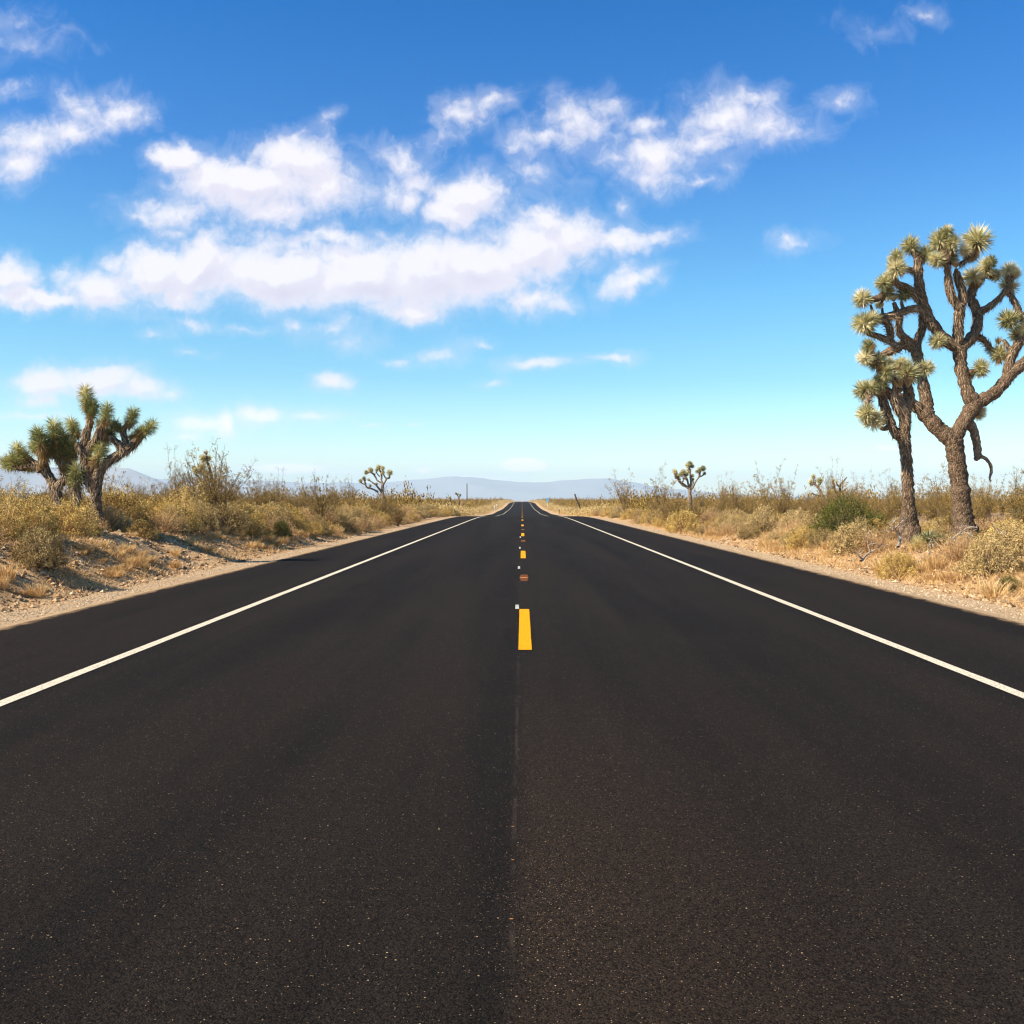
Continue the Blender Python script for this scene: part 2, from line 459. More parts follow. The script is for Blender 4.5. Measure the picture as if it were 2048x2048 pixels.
def mat_bark(name, c1, c2, c3, scale=1.0):
    m, t, b, out = new_mat(name)
    o = t.new('ShaderNodeTexCoord').outputs['Object']
    st = t.vmath('MULTIPLY', o, (1, 1, .55))
    v = t.new('ShaderNodeTexVoronoi'); v.inputs['Scale'].default_value = 36 * scale; t.l.new(st, v.inputs['Vector'])
    n = t.noise(st, 12 * scale, 7, .75)
    n2 = t.noise(o, 1.6, 3, .6)
    vs = t.new('ShaderNodeSeparateColor'); t.l.new(v.outputs['Color'], vs.inputs[0])
    col = t.mix(vs.outputs[0], (*c1, 1), (*c2, 1))
    col = t.mix(t.smooth(n, .42, .66), col, (*c3, 1))
    col = t.mix(t.smooth(n2, .5, .75), col, (*c2, 1))
    crack = t.smooth(v.outputs['Distance'], .45, .75)
    col = t.mix(t.math('MULTIPLY', crack, .6), col, (c1[0] * .35, c1[1] * .35, c1[2] * .35, 1))
    t.l.new(col, b.inputs['Base Color'])
    b.inputs['Roughness'].default_value = .95
    b.inputs['Specular IOR Level'].default_value = .1
    bump(t, b, t.math('ADD', t.math('MULTIPLY', v.outputs['Distance'], -1.0), n), .9, .035)
    return m

def mat_plain(name, col, rough=.7, metal=0.0, var=.15):
    m, t, b, out = new_mat(name)
    o = t.new('ShaderNodeTexCoord').outputs['Object']
    n = t.noise(o, 12, 4, .6)
    t.l.new(t.mix(n, tuple(c * (1 - var) for c in col) + (1,), tuple(min(1, c * (1 + var)) for c in col) + (1,)), b.inputs['Base Color'])
    b.inputs['Roughness'].default_value = rough
    b.inputs['Metallic'].default_value = metal
    return m

M = {}
M['asphalt'] = mat_asphalt()
M['white'] = mat_paint("white road paint", (.60, .54, .43), (.72, .66, .53), .07)
M['yellow'] = mat_paint("yellow road paint", (.74, .33, .002), (.80, .38, .004), .03)
M['oldorange'] = mat_paint("worn orange paint", (.26, .075, .014), (.11, .040, .015), .25)
M['oldorange_l'] = mat_paint("bright orange paint", (.60, .26, .09), (.50, .18, .05), .05)
M['ground'] = mat_ground()
M['bark'] = mat_bark("joshua tree bark", (.16, .105, .067), (.32, .222, .145), (.080, .050, .033))
M['palebark'] = mat_bark("pale peeled bark", (.30, .22, .15), (.46, .36, .27), (.17, .12, .08))
M['shag'] = mat_leaf("dead leaf thatch", [(0, (.16, .11, .07)), (.5, (.42, .31, .20)), (1, (.66, .51, .36))], .2, .1, .9)
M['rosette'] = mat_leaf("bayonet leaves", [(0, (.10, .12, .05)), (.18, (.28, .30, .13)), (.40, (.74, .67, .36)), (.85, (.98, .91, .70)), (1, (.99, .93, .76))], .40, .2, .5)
M['rosette_green'] = mat_leaf("green bayonet leaves", [(0, (.07, .105, .048)), (.35, (.27, .30, .105)), (.65, (.68, .62, .26)), (1, (.92, .80, .48))], .25, .25, .45)
M['gold'] = mat_leaf("golden dead leaves", [(0, (.16, .09, .035)), (.5, (.46, .30, .13)), (1, (.72, .53, .28))], .3, .15, .8)
M['wood'] = mat_bark("grey shrub wood", (.22, .16, .11), (.38, .29, .21), (.15, .11, .08), 2)
M['bleached'] = mat_bark("bleached wood", (.60, .50, .41), (.76, .67, .57), (.40, .31, .24), 2)
M['salt'] = mat_leaf("grey green saltbush leaves", [(0, (.15, .095, .035)), (.5, (.49, .355, .145)), (1, (.82, .62, .30))], .25, .12, .8)
M['rabbit'] = mat_leaf("yellow rabbitbrush tips", [(0, (.16, .095, .028)), (.45, (.52, .36, .110)), (1, (.88, .66, .23))], .25, .12, .8)
M['tan'] = mat_leaf("tan dry brush twigs", [(0, (.24, .130, .055)), (.5, (.56, .36, .17)), (1, (.82, .57, .31))], .3, .1, .9)
M['creosote'] = mat_leaf("olive creosote leaves", [(0, (.11, .065, .014)), (.5, (.34, .220, .050)), (1, (.62, .42, .12))], .3, .15, .7)
M['green'] = mat_leaf("fresh green leaves", [(0, (.035, .040, .007)), (.5, (.135, .140, .020)), (1, (.30, .29, .055))], .2, .15, .6)
M['grass'] = mat_leaf("dry orange grass", [(0, (.38, .19, .07)), (.5, (.68, .45, .19)), (1, (.88, .70, .40))], .35, .15, .8)
M['stone'] = mat_bark("pale stone", (.42, .37, .31), (.62, .57, .50), (.34, .29, .24), 1)
M['mount'] = mat_plain("mountain rock", (.34, .35, .39), .95)

# ------------------------------------------------------------------ ground sheet, road, markings
def grid(xs, ys, zf):
    X, Y = np.meshgrid(xs, ys)
    Z = zf(X, Y)
    V = np.stack([X, Y, Z], -1).reshape(-1, 3)
    nx, ny = len(xs), len(ys)
    i = np.arange(ny - 1)[:, None] * nx + np.arange(nx - 1)[None]
    Q = np.stack([i, i + 1, i + 1 + nx, i + nx], -1).reshape(-1, 4)
    return V, Q
far_x = np.array([18, 21, 25, 30, 37, 46, 58, 75, 100, 140, 200, 300, 500, 900, 1600, 3000, 6000, 13000], float)
xin = np.concatenate([np.arange(5.4, 12, .085), np.arange(12, 17, .25)])
xs = np.concatenate([-far_x[::-1], -xin[::-1], [-3, 0, 3], xin, far_x])
ys = np.concatenate([np.arange(-60, 8, 4.), np.arange(8, 46, .12), np.arange(46, 100, .5), np.arange(100, 600, 4), np.arange(600, 1100, 20), np.array([1100, 1200, 1600, 2200, 3200, 5000, 8000, 13500], float)])
V, Q = grid(xs, ys, ground)
link("ground", mesh_np("ground", V, None, Q, M['ground'], True), kind='structure')

rys = np.concatenate([np.arange(-20, 8, 2.), np.arange(8, 60, .15), np.arange(60, 520, 3), np.arange(520, 1300, 20)])
edge_w = fbm(rys * 1.3, rys * 0 + 3, 77, 4) * .07
rx = np.array([-1, -.6, -.3, 0, .3, .6, 1.]) * HALF
RX, RYY = np.meshgrid(rx, rys)
RX = RX + (np.abs(RX) > HALF * .9) * np.sign(RX) * edge_w[:, None]
RZZ = roadz(RYY) + .012
RV = np.stack([RX, RYY, RZZ], -1).reshape(-1, 3)
nx = len(rx)
ii = np.arange(len(rys) - 1)[:, None] * nx + np.arange(nx - 1)[None]
RQ = np.stack([ii, ii + 1, ii + 1 + nx, ii + nx], -1).reshape(-1, 4)
# skirts down both edges so the mat has thickness
nv = len(RV)
lv = RV[0::nx].copy(); lv[:, 2] -= .07; lv[:, 0] -= .05
rv = RV[nx - 1::nx].copy(); rv[:, 2] -= .07; rv[:, 0] += .05
k = np.arange(len(rys) - 1)
LQ = np.stack([nv + k, k * nx, (k + 1) * nx, nv + k + 1], -1)
RQ2 = np.stack([k * nx + nx - 1, nv + len(rys) + k, nv + len(rys) + k + 1, (k + 1) * nx + nx - 1], -1)
road = link("road", mesh_np("road", np.concatenate([RV, lv, rv]), None, np.concatenate([RQ, LQ, RQ2]), M['asphalt'], False), kind='structure')

def strip(name, x0, x1, ya, yb, mat, lift=.017, step=3.0, jit=.0):
    n = max(2, int((yb - ya) / step) + 1)
    y = np.linspace(ya, yb, n)
    z = roadz(y) + lift
    e0 = fbm(y * 2.1, y * 0 + x0, 9, 3) * jit; e1 = fbm(y * 2.1, y * 0 + x1 + 5, 19, 3) * jit
    V = np.concatenate([np.stack([x0 + e0, y, z], -1), np.stack([x1 + e1, y, z], -1)])
    k = np.arange(n - 1)
    return link(name, mesh_np(name, V, None, np.stack([k, n + k, n + k + 1, k + 1], -1), mat), parent=road)
for sx in (-1, 1):
    cx = sx * 3.60
    strip("edge_line", cx - .055, cx + .055, .5, 1200, M['white'], jit=.016, step=.4)
for k in range(60):
    y0 = 9.37 + 14.75 * k
    n = strip("centre_dash", -.033, .092, y0, y0 + 3.5, M['yellow'], jit=.004, step=.25)
r0 = np.random.default_rng(5)
for D in (18.1, 34.4, 47.5):
    strip("worn_paint_patch", -.03, .105, D - .75, D + .75, M['oldorange'], .0145, .08, .06)
    strip("worn_paint_patch", -.03, .095, D - .1, D + .06, M['oldorange_l'], .0185, .04, .02)
for k, (yy_, xx_) in enumerate([(3.35, -.035), (3.9, -.032), (4.3, -.035), (6.1, -.034)]):
    strip("paint_fleck", xx_ - .008, xx_ + .004, yy_, yy_ + .006, M['oldorange_l'], .016, .004, .01)

# white raised tabs glued beside the dashes
def box_mesh(parts, mat, name):
    Vs = []; Qs = []; n = 0
    for (cx, cy, cz, sx, sy, sz) in parts:
        v = np.array([[x, y, z] for z in (-.5, .5) for y in (-.5, .5) for x in (-.5, .5)]) * (sx, sy, sz) + (cx, cy, cz)
        q = np.array([[0, 2, 3, 1], [4, 5, 7, 6], [0, 1, 5, 4], [2, 6, 7, 3], [0, 4, 6, 2], [1, 3, 7, 5]]) + n
        Vs.append(v); Qs.append(q); n += 8
    me = mesh_np(name, np.concatenate(Vs), None, np.concatenate(Qs), mat)
    return me
M['tab'] = mat_plain("white plastic", (.62, .61, .56), .35, var=.03)
tab_me = box_mesh([(0, 0, .004, .05, .06, .008), (0, .02, .028, .046, .006, .042)], M['tab'], "pavement_marker")
for D, lab in [(12.95, "white raised tab marker at the far left corner of the nearest yellow dash"),
               (20.5, "white tab marker just beyond the orange worn patch on the centre line"),
               (28.95, "small white tab marker at the far end of the second yellow dash"),
               (37.3, "tiny white tab marker between the second and third yellow dashes")]:
    o = link("pavement_marker", tab_me, loc=(-.062, D, float(roadz(D)) + .013), label=lab, cat="road marker", group="white tab markers along the centre line")
    md = o.modifiers.new("bevel", 'BEVEL'); md.width = .002; md.segments = 2

# ------------------------------------------------------------------ mountains
def range_mesh(x0, x1, D, prof, depth, seed, name):
    xs = np.linspace(x0, x1, 260); ts = np.linspace(0, 1, 26)
    X, T = np.meshgrid(xs, ts)
    px = VPX + FPX * X / D
    H = np.interp(px, [p[0] for p in prof], [p[1] for p in prof]) / FPX * D
    crest = 1 - np.abs(T - .5) * 2
    ridg = 1 - np.abs(fbm(X / 900, T * 6, seed, 5)) * 1.3
    Z = H * (crest ** .8) * (.75 + .25 * ridg) + H * fbm(X / 400, T * 9 + 3, seed + 9, 5) * .22 * crest - 20 + fbm(X / 160, T * 14, seed + 5, 4) * H * .10 * crest
    V = np.stack([X, D + (T - .5) * depth + fbm(X / 700, T * 4, seed + 3, 3) * 400, Z], -1).reshape(-1, 3)
    nx = len(xs); i = np.arange(len(ts) - 1)[:, None] * nx + np.arange(nx - 1)[None]
    Q = np.stack([i, i + 1, i + 1 + nx, i + nx], -1).reshape(-1, 4)
    return mesh_np(name, V, None, Q, M['mount'], True)
prof_far = [(-900, 60), (0, 50), (400, 50), (600, 40), (760, 40), (860, 50), (940, 55), (1010, 48), (1100, 42), (1180, 48), (1260, 42), (1330, 30), (1500, 14), (1800, 6), (2600, 6)]
link("mountains", range_mesh(-12000, 8000, 11000, prof_far, 2600, 31, "mountains"), kind='structure')
prof_near = [(-900, 60), (-200, 100), (0, 98), (90, 78), (160, 80), (215, 84), (262, 74), (310, 52), (420, 12), (760, 6), (820, 24), (880, 10), (960, 4), (2000, 3)]
link("hills", range_mesh(-6200, 1300, 6300, prof_near, 1200, 51, "hills"), kind='structure')

# ------------------------------------------------------------------ haze
hm = bpy.data.materials.new("haze air"); hm.use_nodes = True
ht = hm.node_tree
for n in list(ht.nodes): ht.nodes.remove(n)
ho = ht.nodes.new('ShaderNodeOutputMaterial'); pv = ht.nodes.new('ShaderNodeVolumePrincipled')
pv.inputs['Density'].default_value = .00009
pv.inputs['Color'].default_value = (.52, .77, 1.0, 1)
pv.inputs['Anisotropy'].default_value = 0.0
ht.links.new(pv.outputs[0], ho.inputs['Volume'])
haze_me = box_mesh([(0, 6500, 167, 27000, 15000, 394)], hm, "haze")
link("haze", haze_me, kind='stuff')

# ------------------------------------------------------------------ photo point -> place at distance D
def at(px, py, D):
    return np.array([(px - VPX) / FPX * D, D, EYE - (py - VPY) / FPX * D])

# ------------------------------------------------------------------ joshua trees
def blades(rs, n, r, th0, th1, width, elong=0.0, droop=0.0, core=.12, lenj=.25, centre=0.0):
    """n folded bayonet leaves round the +Z axis, polar angle th0..th1"""
    c0, c1 = math.cos(th0), math.cos(th1)
    ct = rs.uniform(c1, c0, n); st = np.sqrt(1 - ct ** 2); ph = rs.uniform(0, 2 * np.pi, n)
    d = np.stack([st * np.cos(ph), st * np.sin(ph), ct], -1)
    base = d * core * r
    base[:, 2] += rs.uniform(-elong, elong * .9, n) * r
    L = r * (1 - lenj + rs.random(n) * lenj)
    up = np.tile([0, 0, 1.], (n, 1))
    side = np.cross(d, up); side /= np.linalg.norm(side, axis=1)[:, None] + 1e-6
    rollv = np.cross(side, d)
    a = rs.uniform(-.9, .9, n)[:, None]
    s = side * np.cos(a) + rollv * np.sin(a); nrm = np.cross(s, d)
    w = width * (0.75 + rs.random(n) * .5)[:, None]
    tip = base + d * L[:, None]
    tip[:, 2] -= droop * L * rs.uniform(.5, 1.3, n)
    mid = base + d * (L * .45)[:, None]
    mid[:, 2] -= droop * L * .2
    v = np.stack([base - s * w * .5, base + s * w * .5, mid - s * w * .5 + nrm * w * .15, mid + s * w * .5 + nrm * w * .15, mid - nrm * w * .3, base - nrm * w * .3, tip], 1)
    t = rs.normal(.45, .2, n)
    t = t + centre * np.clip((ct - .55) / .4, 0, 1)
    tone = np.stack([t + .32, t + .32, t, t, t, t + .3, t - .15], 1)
    o = np.arange(n)[:, None] * 7
    tr = np.concatenate([o + [2, 4, 6], o + [4, 3, 6]])
    qd = np.concatenate([o + [0, 5, 4, 2], o + [5, 1, 3, 4]])
    return v.reshape(-1, 3), tr, qd, tone.ravel()

rsJ = np.random.default_rng(11)
ROS = []      # prototypes (leaf mesh, dead leaf mesh, green leaf mesh) with radius 1
for k in range(5):
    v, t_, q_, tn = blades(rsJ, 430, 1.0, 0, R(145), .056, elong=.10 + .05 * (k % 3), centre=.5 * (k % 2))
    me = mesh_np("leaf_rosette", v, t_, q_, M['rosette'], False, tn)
    v, t_, q_, tn = blades(rsJ, 45, .72, R(135), R(168), .055, elong=.1, droop=.3)
    v[:, 2] -= .1
    me2 = mesh_np("dead_leaves", v, t_, q_, M['gold'], False, tn)
    ROS.append((me, me2))
ROSG = []     # longer green rosettes of the tree on the left
for k in range(4):
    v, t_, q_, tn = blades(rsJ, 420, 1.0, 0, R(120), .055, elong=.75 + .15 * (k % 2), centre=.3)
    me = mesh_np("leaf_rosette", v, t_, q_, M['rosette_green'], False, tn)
    v, t_, q_, tn = blades(rsJ, 110, .8, R(110), R(165), .065, elong=.5, droop=.4)
    v[:, 2] -= .5
    me2 = mesh_np("dead_leaves", v, t_, q_, M['gold'], False, tn)
    ROSG.append((me, me2))

def spline(P, n_per=5):
    P = np.asarray(P, float)
    out = []
    for i in range(len(P) - 1):
        p0 = P[max(i - 1, 0)]; p1 = P[i]; p2 = P[i + 1]; p3 = P[min(i + 2, len(P) - 1)]
        for t in np.linspace(0, 1, n_per, endpoint=False):
            out.append(.5 * ((2 * p1) + (-p0 + p2) * t + (2 * p0 - 5 * p1 + 4 * p2 - p3) * t ** 2 + (-p0 + 3 * p1 - 3 * p2 + p3) * t ** 3))
    out.append(P[-1])
    return np.array(out)

def tube(path, rad, seg, rs, rough=.08, cap=True):
    """path (n,3), rad (n,) -> verts, quads, tris; radius noise gives bark lumps"""
    n = len(path)
    d = np.gradient(path, axis=0); d /= np.linalg.norm(d, axis=1)[:, None] + 1e-9
    ref = np.array([0.0, 1.0, 0.05]) if abs(d[0][1]) < .9 else np.array([1.0, 0, 0])
    u = np.cross(d, ref); u /= np.linalg.norm(u, axis=1)[:, None] + 1e-9
    w = np.cross(d, u)
    a = np.linspace(0, 2 * np.pi, seg, endpoint=False)
    rr = rad[:, None] * (1 + rough * rs.normal(0, 1, (n, seg)))
    V = path[:, None] + rr[..., None] * (u[:, None] * np.cos(a)[None, :, None] + w[:, None] * np.sin(a)[None, :, None])
    V = V.reshape(-1, 3)
    i = np.arange(n - 1)[:, None] * seg; j = np.arange(seg)[None]; j2 = (j + 1) % seg
    Qd = np.stack([i + j, i + seg + j, i + seg + j2, i + j2], -1).reshape(-1, 4)
    T = []
    if cap:
        V = np.concatenate([V, [path[-1] + d[-1] * rad[-1] * .5]])
        e = len(V) - 1; b0 = (n - 1) * seg
        T = [[b0 + k, e, b0 + (k + 1) % seg] for k in range(seg)]
    return V, Qd, np.array(T, int).reshape(-1, 3)

def joshua(root_name, D, ox, oy, su, branches, rosettes, label, seed, protos, amp=1.0, group=None, ros_scale=1.12, seg=12, n_per=6, shag=True, skirts=True, wscale=1.0, pale=(), bark='bark'):
    rs = np.random.default_rng(seed)
    def w3(u, v, d): return at(ox + su * u, oy + su * v, D + d)
    b0 = branches[0][0]
    base = w3(b0[0], b0[1], 0)
    g = gz(base[0], base[1])
    base_loc = np.array([base[0], base[1], g])
    root = thing(root_name, tuple(base_loc), label, "tree", group)
    known = []                       # (u,v,d)
    Vs, Qs, Ts, n = [], [], [], 0
    paleparts = []
    shagV, shagT, shagTone, sn = [], [], [], 0
    allpts = []
    for bi, br in enumerate(branches):
        P = np.array([[p[0], p[1], p[2]] for p in br], float)
        if bi == 0:
            d0 = 0.0
        else:
            K = np.array(known); j = np.argmin((K[:, 0] - P[0, 0]) ** 2 + (K[:, 1] - P[0, 1]) ** 2); d0 = K[j, 2]
        L = np.concatenate([[0], np.cumsum(np.linalg.norm(np.diff(P[:, :2], axis=0), axis=1))])
        tot = L[-1] * su / FPX * D
        if len(br[-1]) > 3: d1 = br[-1][3]
        elif bi == 0: d1 = rs.uniform(-.1, .1) * tot
        else: d1 = d0 + rs.uniform(-.55, .55) * tot * amp
        dd = d0 + (d1 - d0) * L / L[-1]
        S = spline(np.column_stack([P, dd]), n_per)
        path = np.array([w3(s[0], s[1], s[3]) for s in S])
        rad = S[:, 2] * su / 2 / FPX * (D + S[:, 3]) * wscale
        if bi == 0:                  # run the butt into the soil with a flare
            rad[:3] *= np.array([1.25, 1.12, 1.04])
            path = np.concatenate([[path[0] * [1, 1, 0] + [0, 0, min(g, path[0][2]) - .15]], path]); rad = np.concatenate([[rad[0] * 1.1], rad])
        rad = rad * (1 + .06 * np.sin(np.cumsum(rs.uniform(.5, 1.6, len(rad))) + rs.uniform(0, 6)) * (bi > 0)) * (1 + rs.normal(0, .04, len(rad)))
        v, q, t = tube(path - base_loc, rad, seg, rs, .055)
        if bi in pale:
            paleparts.append((v, q, t))
        else:
            Vs.append(v); Qs.append(q + n); Ts.append(t + n); n += len(v)
        for s in S: known.append((s[0], s[1], s[3]))
        # shaggy reflexed dead leaves on the younger wood
        if shag and bi not in pale:
            for i in range(len(path) - 1):
                r_ = rad[i]; seglen = np.linalg.norm(path[i + 1] - path[i])
                young = np.clip((.17 * D / 24 - r_) / .05, 0.12, 1)
                if bi == 0 and path[i][2] < EYE + .5: young *= .4
                m = int(seglen * 300 * young * (24 / D) ** .5)
                if m < 1: continue
                dr = (path[i + 1] - path[i]) / (seglen + 1e-9)
                a = rs.uniform(0, 2 * np.pi, m); f = rs.random(m)
                uu = np.cross(dr, [0, 1, .1]); uu /= np.linalg.norm(uu) + 1e-9; ww = np.cross(dr, uu)
                out = uu * np.cos(a)[:, None] + ww * np.sin(a)[:, None]
                p = path[i] + dr * (f * seglen)[:, None] + out * r_ * .93
                ln = rs.uniform(.07, .21, m)[:, None]
                dirn = -dr * .75 + out * rs.uniform(.15, .6, m)[:, None] + np.array([0, 0, -.45]) + rs.normal(0, .18, (m, 3))
                dirn /= np.linalg.norm(dirn, axis=1)[:, None]
                sd = np.cross(dirn, out); sd /= np.linalg.norm(sd, axis=1)[:, None] + 1e-6
                wd = .011
                vv = np.stack([p - sd * wd, p + sd * wd, p + dirn * ln], 1).reshape(-1, 3) - base_loc
                shagV.append(vv); shagT.append(np.arange(m * 3).reshape(-1, 3) + sn); sn += m * 3
                shagTone.append(np.repeat(np.clip(rs.normal(.45, .22, m), 0, 1), 3))
    K = np.array(known)
    # rosettes
    for rsp in rosettes:
        u, v, r = rsp[:3]
        opts = rsp[3] if len(rsp) > 3 else {}
        dist = np.hypot(K[:, 0] - u, K[:, 1] - v)
        j = int(np.argmin(dist))
        dj = K[j, 2] + opts.get('d', rs.uniform(-.25, .25))
        pos = w3(u, v, dj); att = w3(K[j, 0], K[j, 1], K[j, 2])
        rw = r * su / FPX * (D + dj) * ros_scale
        gap = np.linalg.norm(pos - att)
        if gap > rw * .25:           # short branch that carries it
            mid = (pos + att) / 2 + np.array([0, 0, -.12 * gap])
            pth = spline(np.array([att, mid, pos]), 4)
            vv, q, t = tube(pth - base_loc, np.linspace(rw * .32, rw * .2, len(pth)), 8, rs, .07)
            Vs.append(vv); Qs.append(q + n); Ts.append(t + n); n += len(vv)
        if 'a' in opts:              # picture angle, degrees from up, clockwise
            a = R(opts['a']); axis = np.array([math.sin(a), rs.uniform(-.3, .3), math.cos(a)])
        else:
            axis = (pos - att) / (gap + 1e-6) * min(1, gap / rw) * .9 + np.array([rs.uniform(-.4, .3), rs.uniform(-.9, .2), .6])
        axis = Vector(axis / np.linalg.norm(axis))
        me, me2 = protos[rs.integers(len(protos))]
        o = link("leaf_rosette", me, root, tuple(pos - base_loc))
        o.rotation_euler = (axis.to_track_quat('Z', 'Y') @ Quaternion((0, 0, 1), rs.uniform(0, 6.28))).to_euler()
        o.scale = (rw,) * 3
        if opts.get('gold'):
            o.data = me2; o.rotation_euler = (R(180) + rs.uniform(-.4, .4), rs.uniform(-.4, .4), rs.uniform(0, 6)); o.scale = (rw * 1.2,) * 3
            o['label'] = "golden dead leaf head"
        elif skirts:
            o2 = link("dead_leaves", me2, o)
    Tn = np.concatenate([t for t in Ts if len(t)]) if any(len(t) for t in Ts) else None
    link("trunk", mesh_np("trunk", np.concatenate(Vs), Tn, np.concatenate(Qs), M[bark], True), root)
    if paleparts:
        c = 0; a, b, d_ = [], [], []
        for v, q, t in paleparts:
            a.append(v); b.append(q + c); d_.append(t + c); c += len(v)
        link("broken_limb", mesh_np("broken_limb", np.concatenate(a), np.concatenate(d_), np.concatenate(b), M['palebark'], True), root, label="pale broken limb hanging down and curling at its end")
    if shagV:
        link("bark_thatch", mesh_np("bark_thatch", np.concatenate(shagV), np.concatenate(shagT), None, M['shag'], False, np.concatenate(shagTone)), root)
    return root

SU = 408 / 1932
# tree A: the slimmer one on the left of the pair
A_br = [
    [(845, 3010, 180), (842, 2900, 150), (838, 2760, 118), (833, 2600, 112), (822, 2440, 108), (812, 2290, 108), (795, 2160, 118)],
    [(795, 2170, 110), (715, 2110, 92), (655, 1990, 92), (612, 1860, 90), (585, 1760, 82), (540, 1700, 70)],
    [(795, 2160, 112), (805, 2030, 104), (805, 1920, 106), (770, 1840, 100), (700, 1770, 90), (630, 1710, 80), (560, 1690, 72)],
    [(805, 1960, 95), (745, 1890, 85), (700, 1790, 80), (720, 1690, 66), (700, 1600, 60), (640, 1500, 55), (560, 1450, 50)],
    [(805, 1930, 100), (835, 1840, 100), (840, 1740, 100), (820, 1650, 90)],
    [(560, 1690, 60), (470, 1740, 44), (450, 1830, 44), (465, 1920, 44)],
    [(700, 1600, 50), (680, 1560, 45), (620, 1600, 40)],
]
A_ro = [(540, 1440, 105), (430, 1400, 92, {'a': -60}), (460, 1290, 78), (625, 1530, 92), (585, 1620, 92), (420, 1710, 112, {'a': -70}), (495, 1690, 90, {'a': -10}), (435, 1930, 105, {'a': -80}), (505, 1990, 112, {'a': -110}),
        (580, 2070, 85, {'gold': 1}), (820, 1545, 138, {'a': -5}), (770, 1450, 70), (830, 1700, 120, {'gold': 1}), (770, 1700, 100, {'gold': 1}), (500, 1350, 70, {'gold': 1}), (660, 1450, 66), (540, 1530, 60, {'gold': 1}), (690, 1560, 60, {'gold': 1})]
joshua("joshua_tree", 23.4, 1640, 420, SU, A_br, A_ro, "slim dark trunked joshua tree, left one of the tall pair by the right verge", 3, ROS, .6)

B_br = [
    [(1365, 3010, 215), (1352, 2900, 185), (1338, 2760, 172), (1322, 2600, 162), (1300, 2440, 160), (1282, 2300, 165), (1262, 2180, 165)],
    [(1262, 2190, 160), (1180, 2120, 155), (1090, 2040, 152), (1010, 1940, 150), (1010, 1850, 128), (990, 1720, 110), (965, 1580, 98), (935, 1430, 100), (900, 1300, 108)],
    [(900, 1300, 90), (935, 1210, 80), (972, 1110, 74), (965, 1020, 62), (985, 950, 70)],
    [(905, 1290, 84), (830, 1230, 74), (760, 1170, 72), (745, 1090, 64), (765, 1000, 60)],
    [(880, 1310, 90), (800, 1270, 96), (720, 1310, 88), (640, 1350, 80), (560, 1400, 66)],
    [(1262, 2170, 140), (1330, 2060, 136), (1400, 1950, 138), (1450, 1850, 150), (1400, 1720, 124), (1350, 1560, 112), (1330, 1420, 118), (1325, 1300, 150)],
    [(1325, 1310, 120), (1230, 1260, 112), (1140, 1180, 104), (1050, 1060, 104), (990, 930, 104), (955, 800, 96), (935, 660, 88), (928, 540, 80), (922, 440, 62)],
    [(990, 940, 80), (890, 930, 66), (800, 960, 72), (690, 1000, 80), (580, 1020, 66), (510, 1040, 50)],
    [(580, 1020, 60), (640, 1080, 62), (668, 1170, 66), (650, 1230, 64), (560, 1200, 60), (470, 1170, 50)],
    [(660, 1200, 60), (690, 1270, 60), (760, 1290, 60)],
    [(945, 850, 84), (880, 780, 84), (800, 730, 74), (720, 690, 66), (690, 620, 60), (710, 560, 50)],
    [(930, 590, 60), (860, 570, 52), (790, 550, 46)],
    [(690, 660, 55), (640, 740, 50), (620, 800, 40)],
    [(1310, 1280, 105), (1308, 1160, 100), (1316, 1020, 96), (1320, 920, 92), (1258, 840, 84), (1222, 720, 76), (1212, 600, 64), (1200, 500, 50)],
    [(1320, 930, 84), (1352, 850, 84), (1345, 760, 80), (1315, 670, 76), (1290, 590, 60)],
    [(1340, 1300, 110), (1420, 1230, 104), (1478, 1140, 94), (1495, 1020, 92), (1470, 920, 90), (1425, 830, 86), (1448, 740, 82), (1470, 660, 62)],
    [(1495, 970, 78), (1590, 925, 68), (1660, 870, 56), (1730, 800, 48), (1780, 730, 44)],
    [(1450, 760, 60), (1500, 700, 56), (1560, 620, 44)],
    [(1400, 1240, 70), (1480, 1195, 62), (1560, 1240, 54), (1610, 1310, 50), (1680, 1350, 44)],
    [(1240, 1260, 60), (1180, 1230, 54), (1130, 1230, 44)],
    [(1320, 520, 44), (1380, 480, 40), (1450, 420, 40), (1490, 340, 36)],
    [(1450, 1850, 140), (1540, 1800, 128), (1640, 1740, 116), (1730, 1650, 112), (1800, 1560, 112), (1870, 1500, 104), (1960, 1420, 96), (2060, 1320, 84), (2140, 1180, 66)],
    [(1785, 1590, 96), (1785, 1480, 90), (1830, 1350, 86), (1895, 1240, 82), (1960, 1130, 70), (2040, 1030, 56)],
    [(1960, 1130, 66), (1930, 1050, 62), (1880, 950, 58), (1840, 870, 58), (1800, 790, 50), (1790, 680, 40)],
    [(1830, 1340, 40), (1780, 1290, 36), (1740, 1230, 32)],
    [(950, 1890, 110), (880, 1840, 104), (810, 1800, 96), (740, 1760, 80)],
    [(1390, 1990, 100), (1450, 2080, 84), (1478, 2180, 76), (1492, 2290, 70), (1490, 2340, 64), (1470, 2365, 40)],
    [(1492, 2325, 46), (1560, 2350, 34), (1612, 2410, 30), (1622, 2480, 28), (1608, 2530, 20), (1612, 2570, 12)],
]
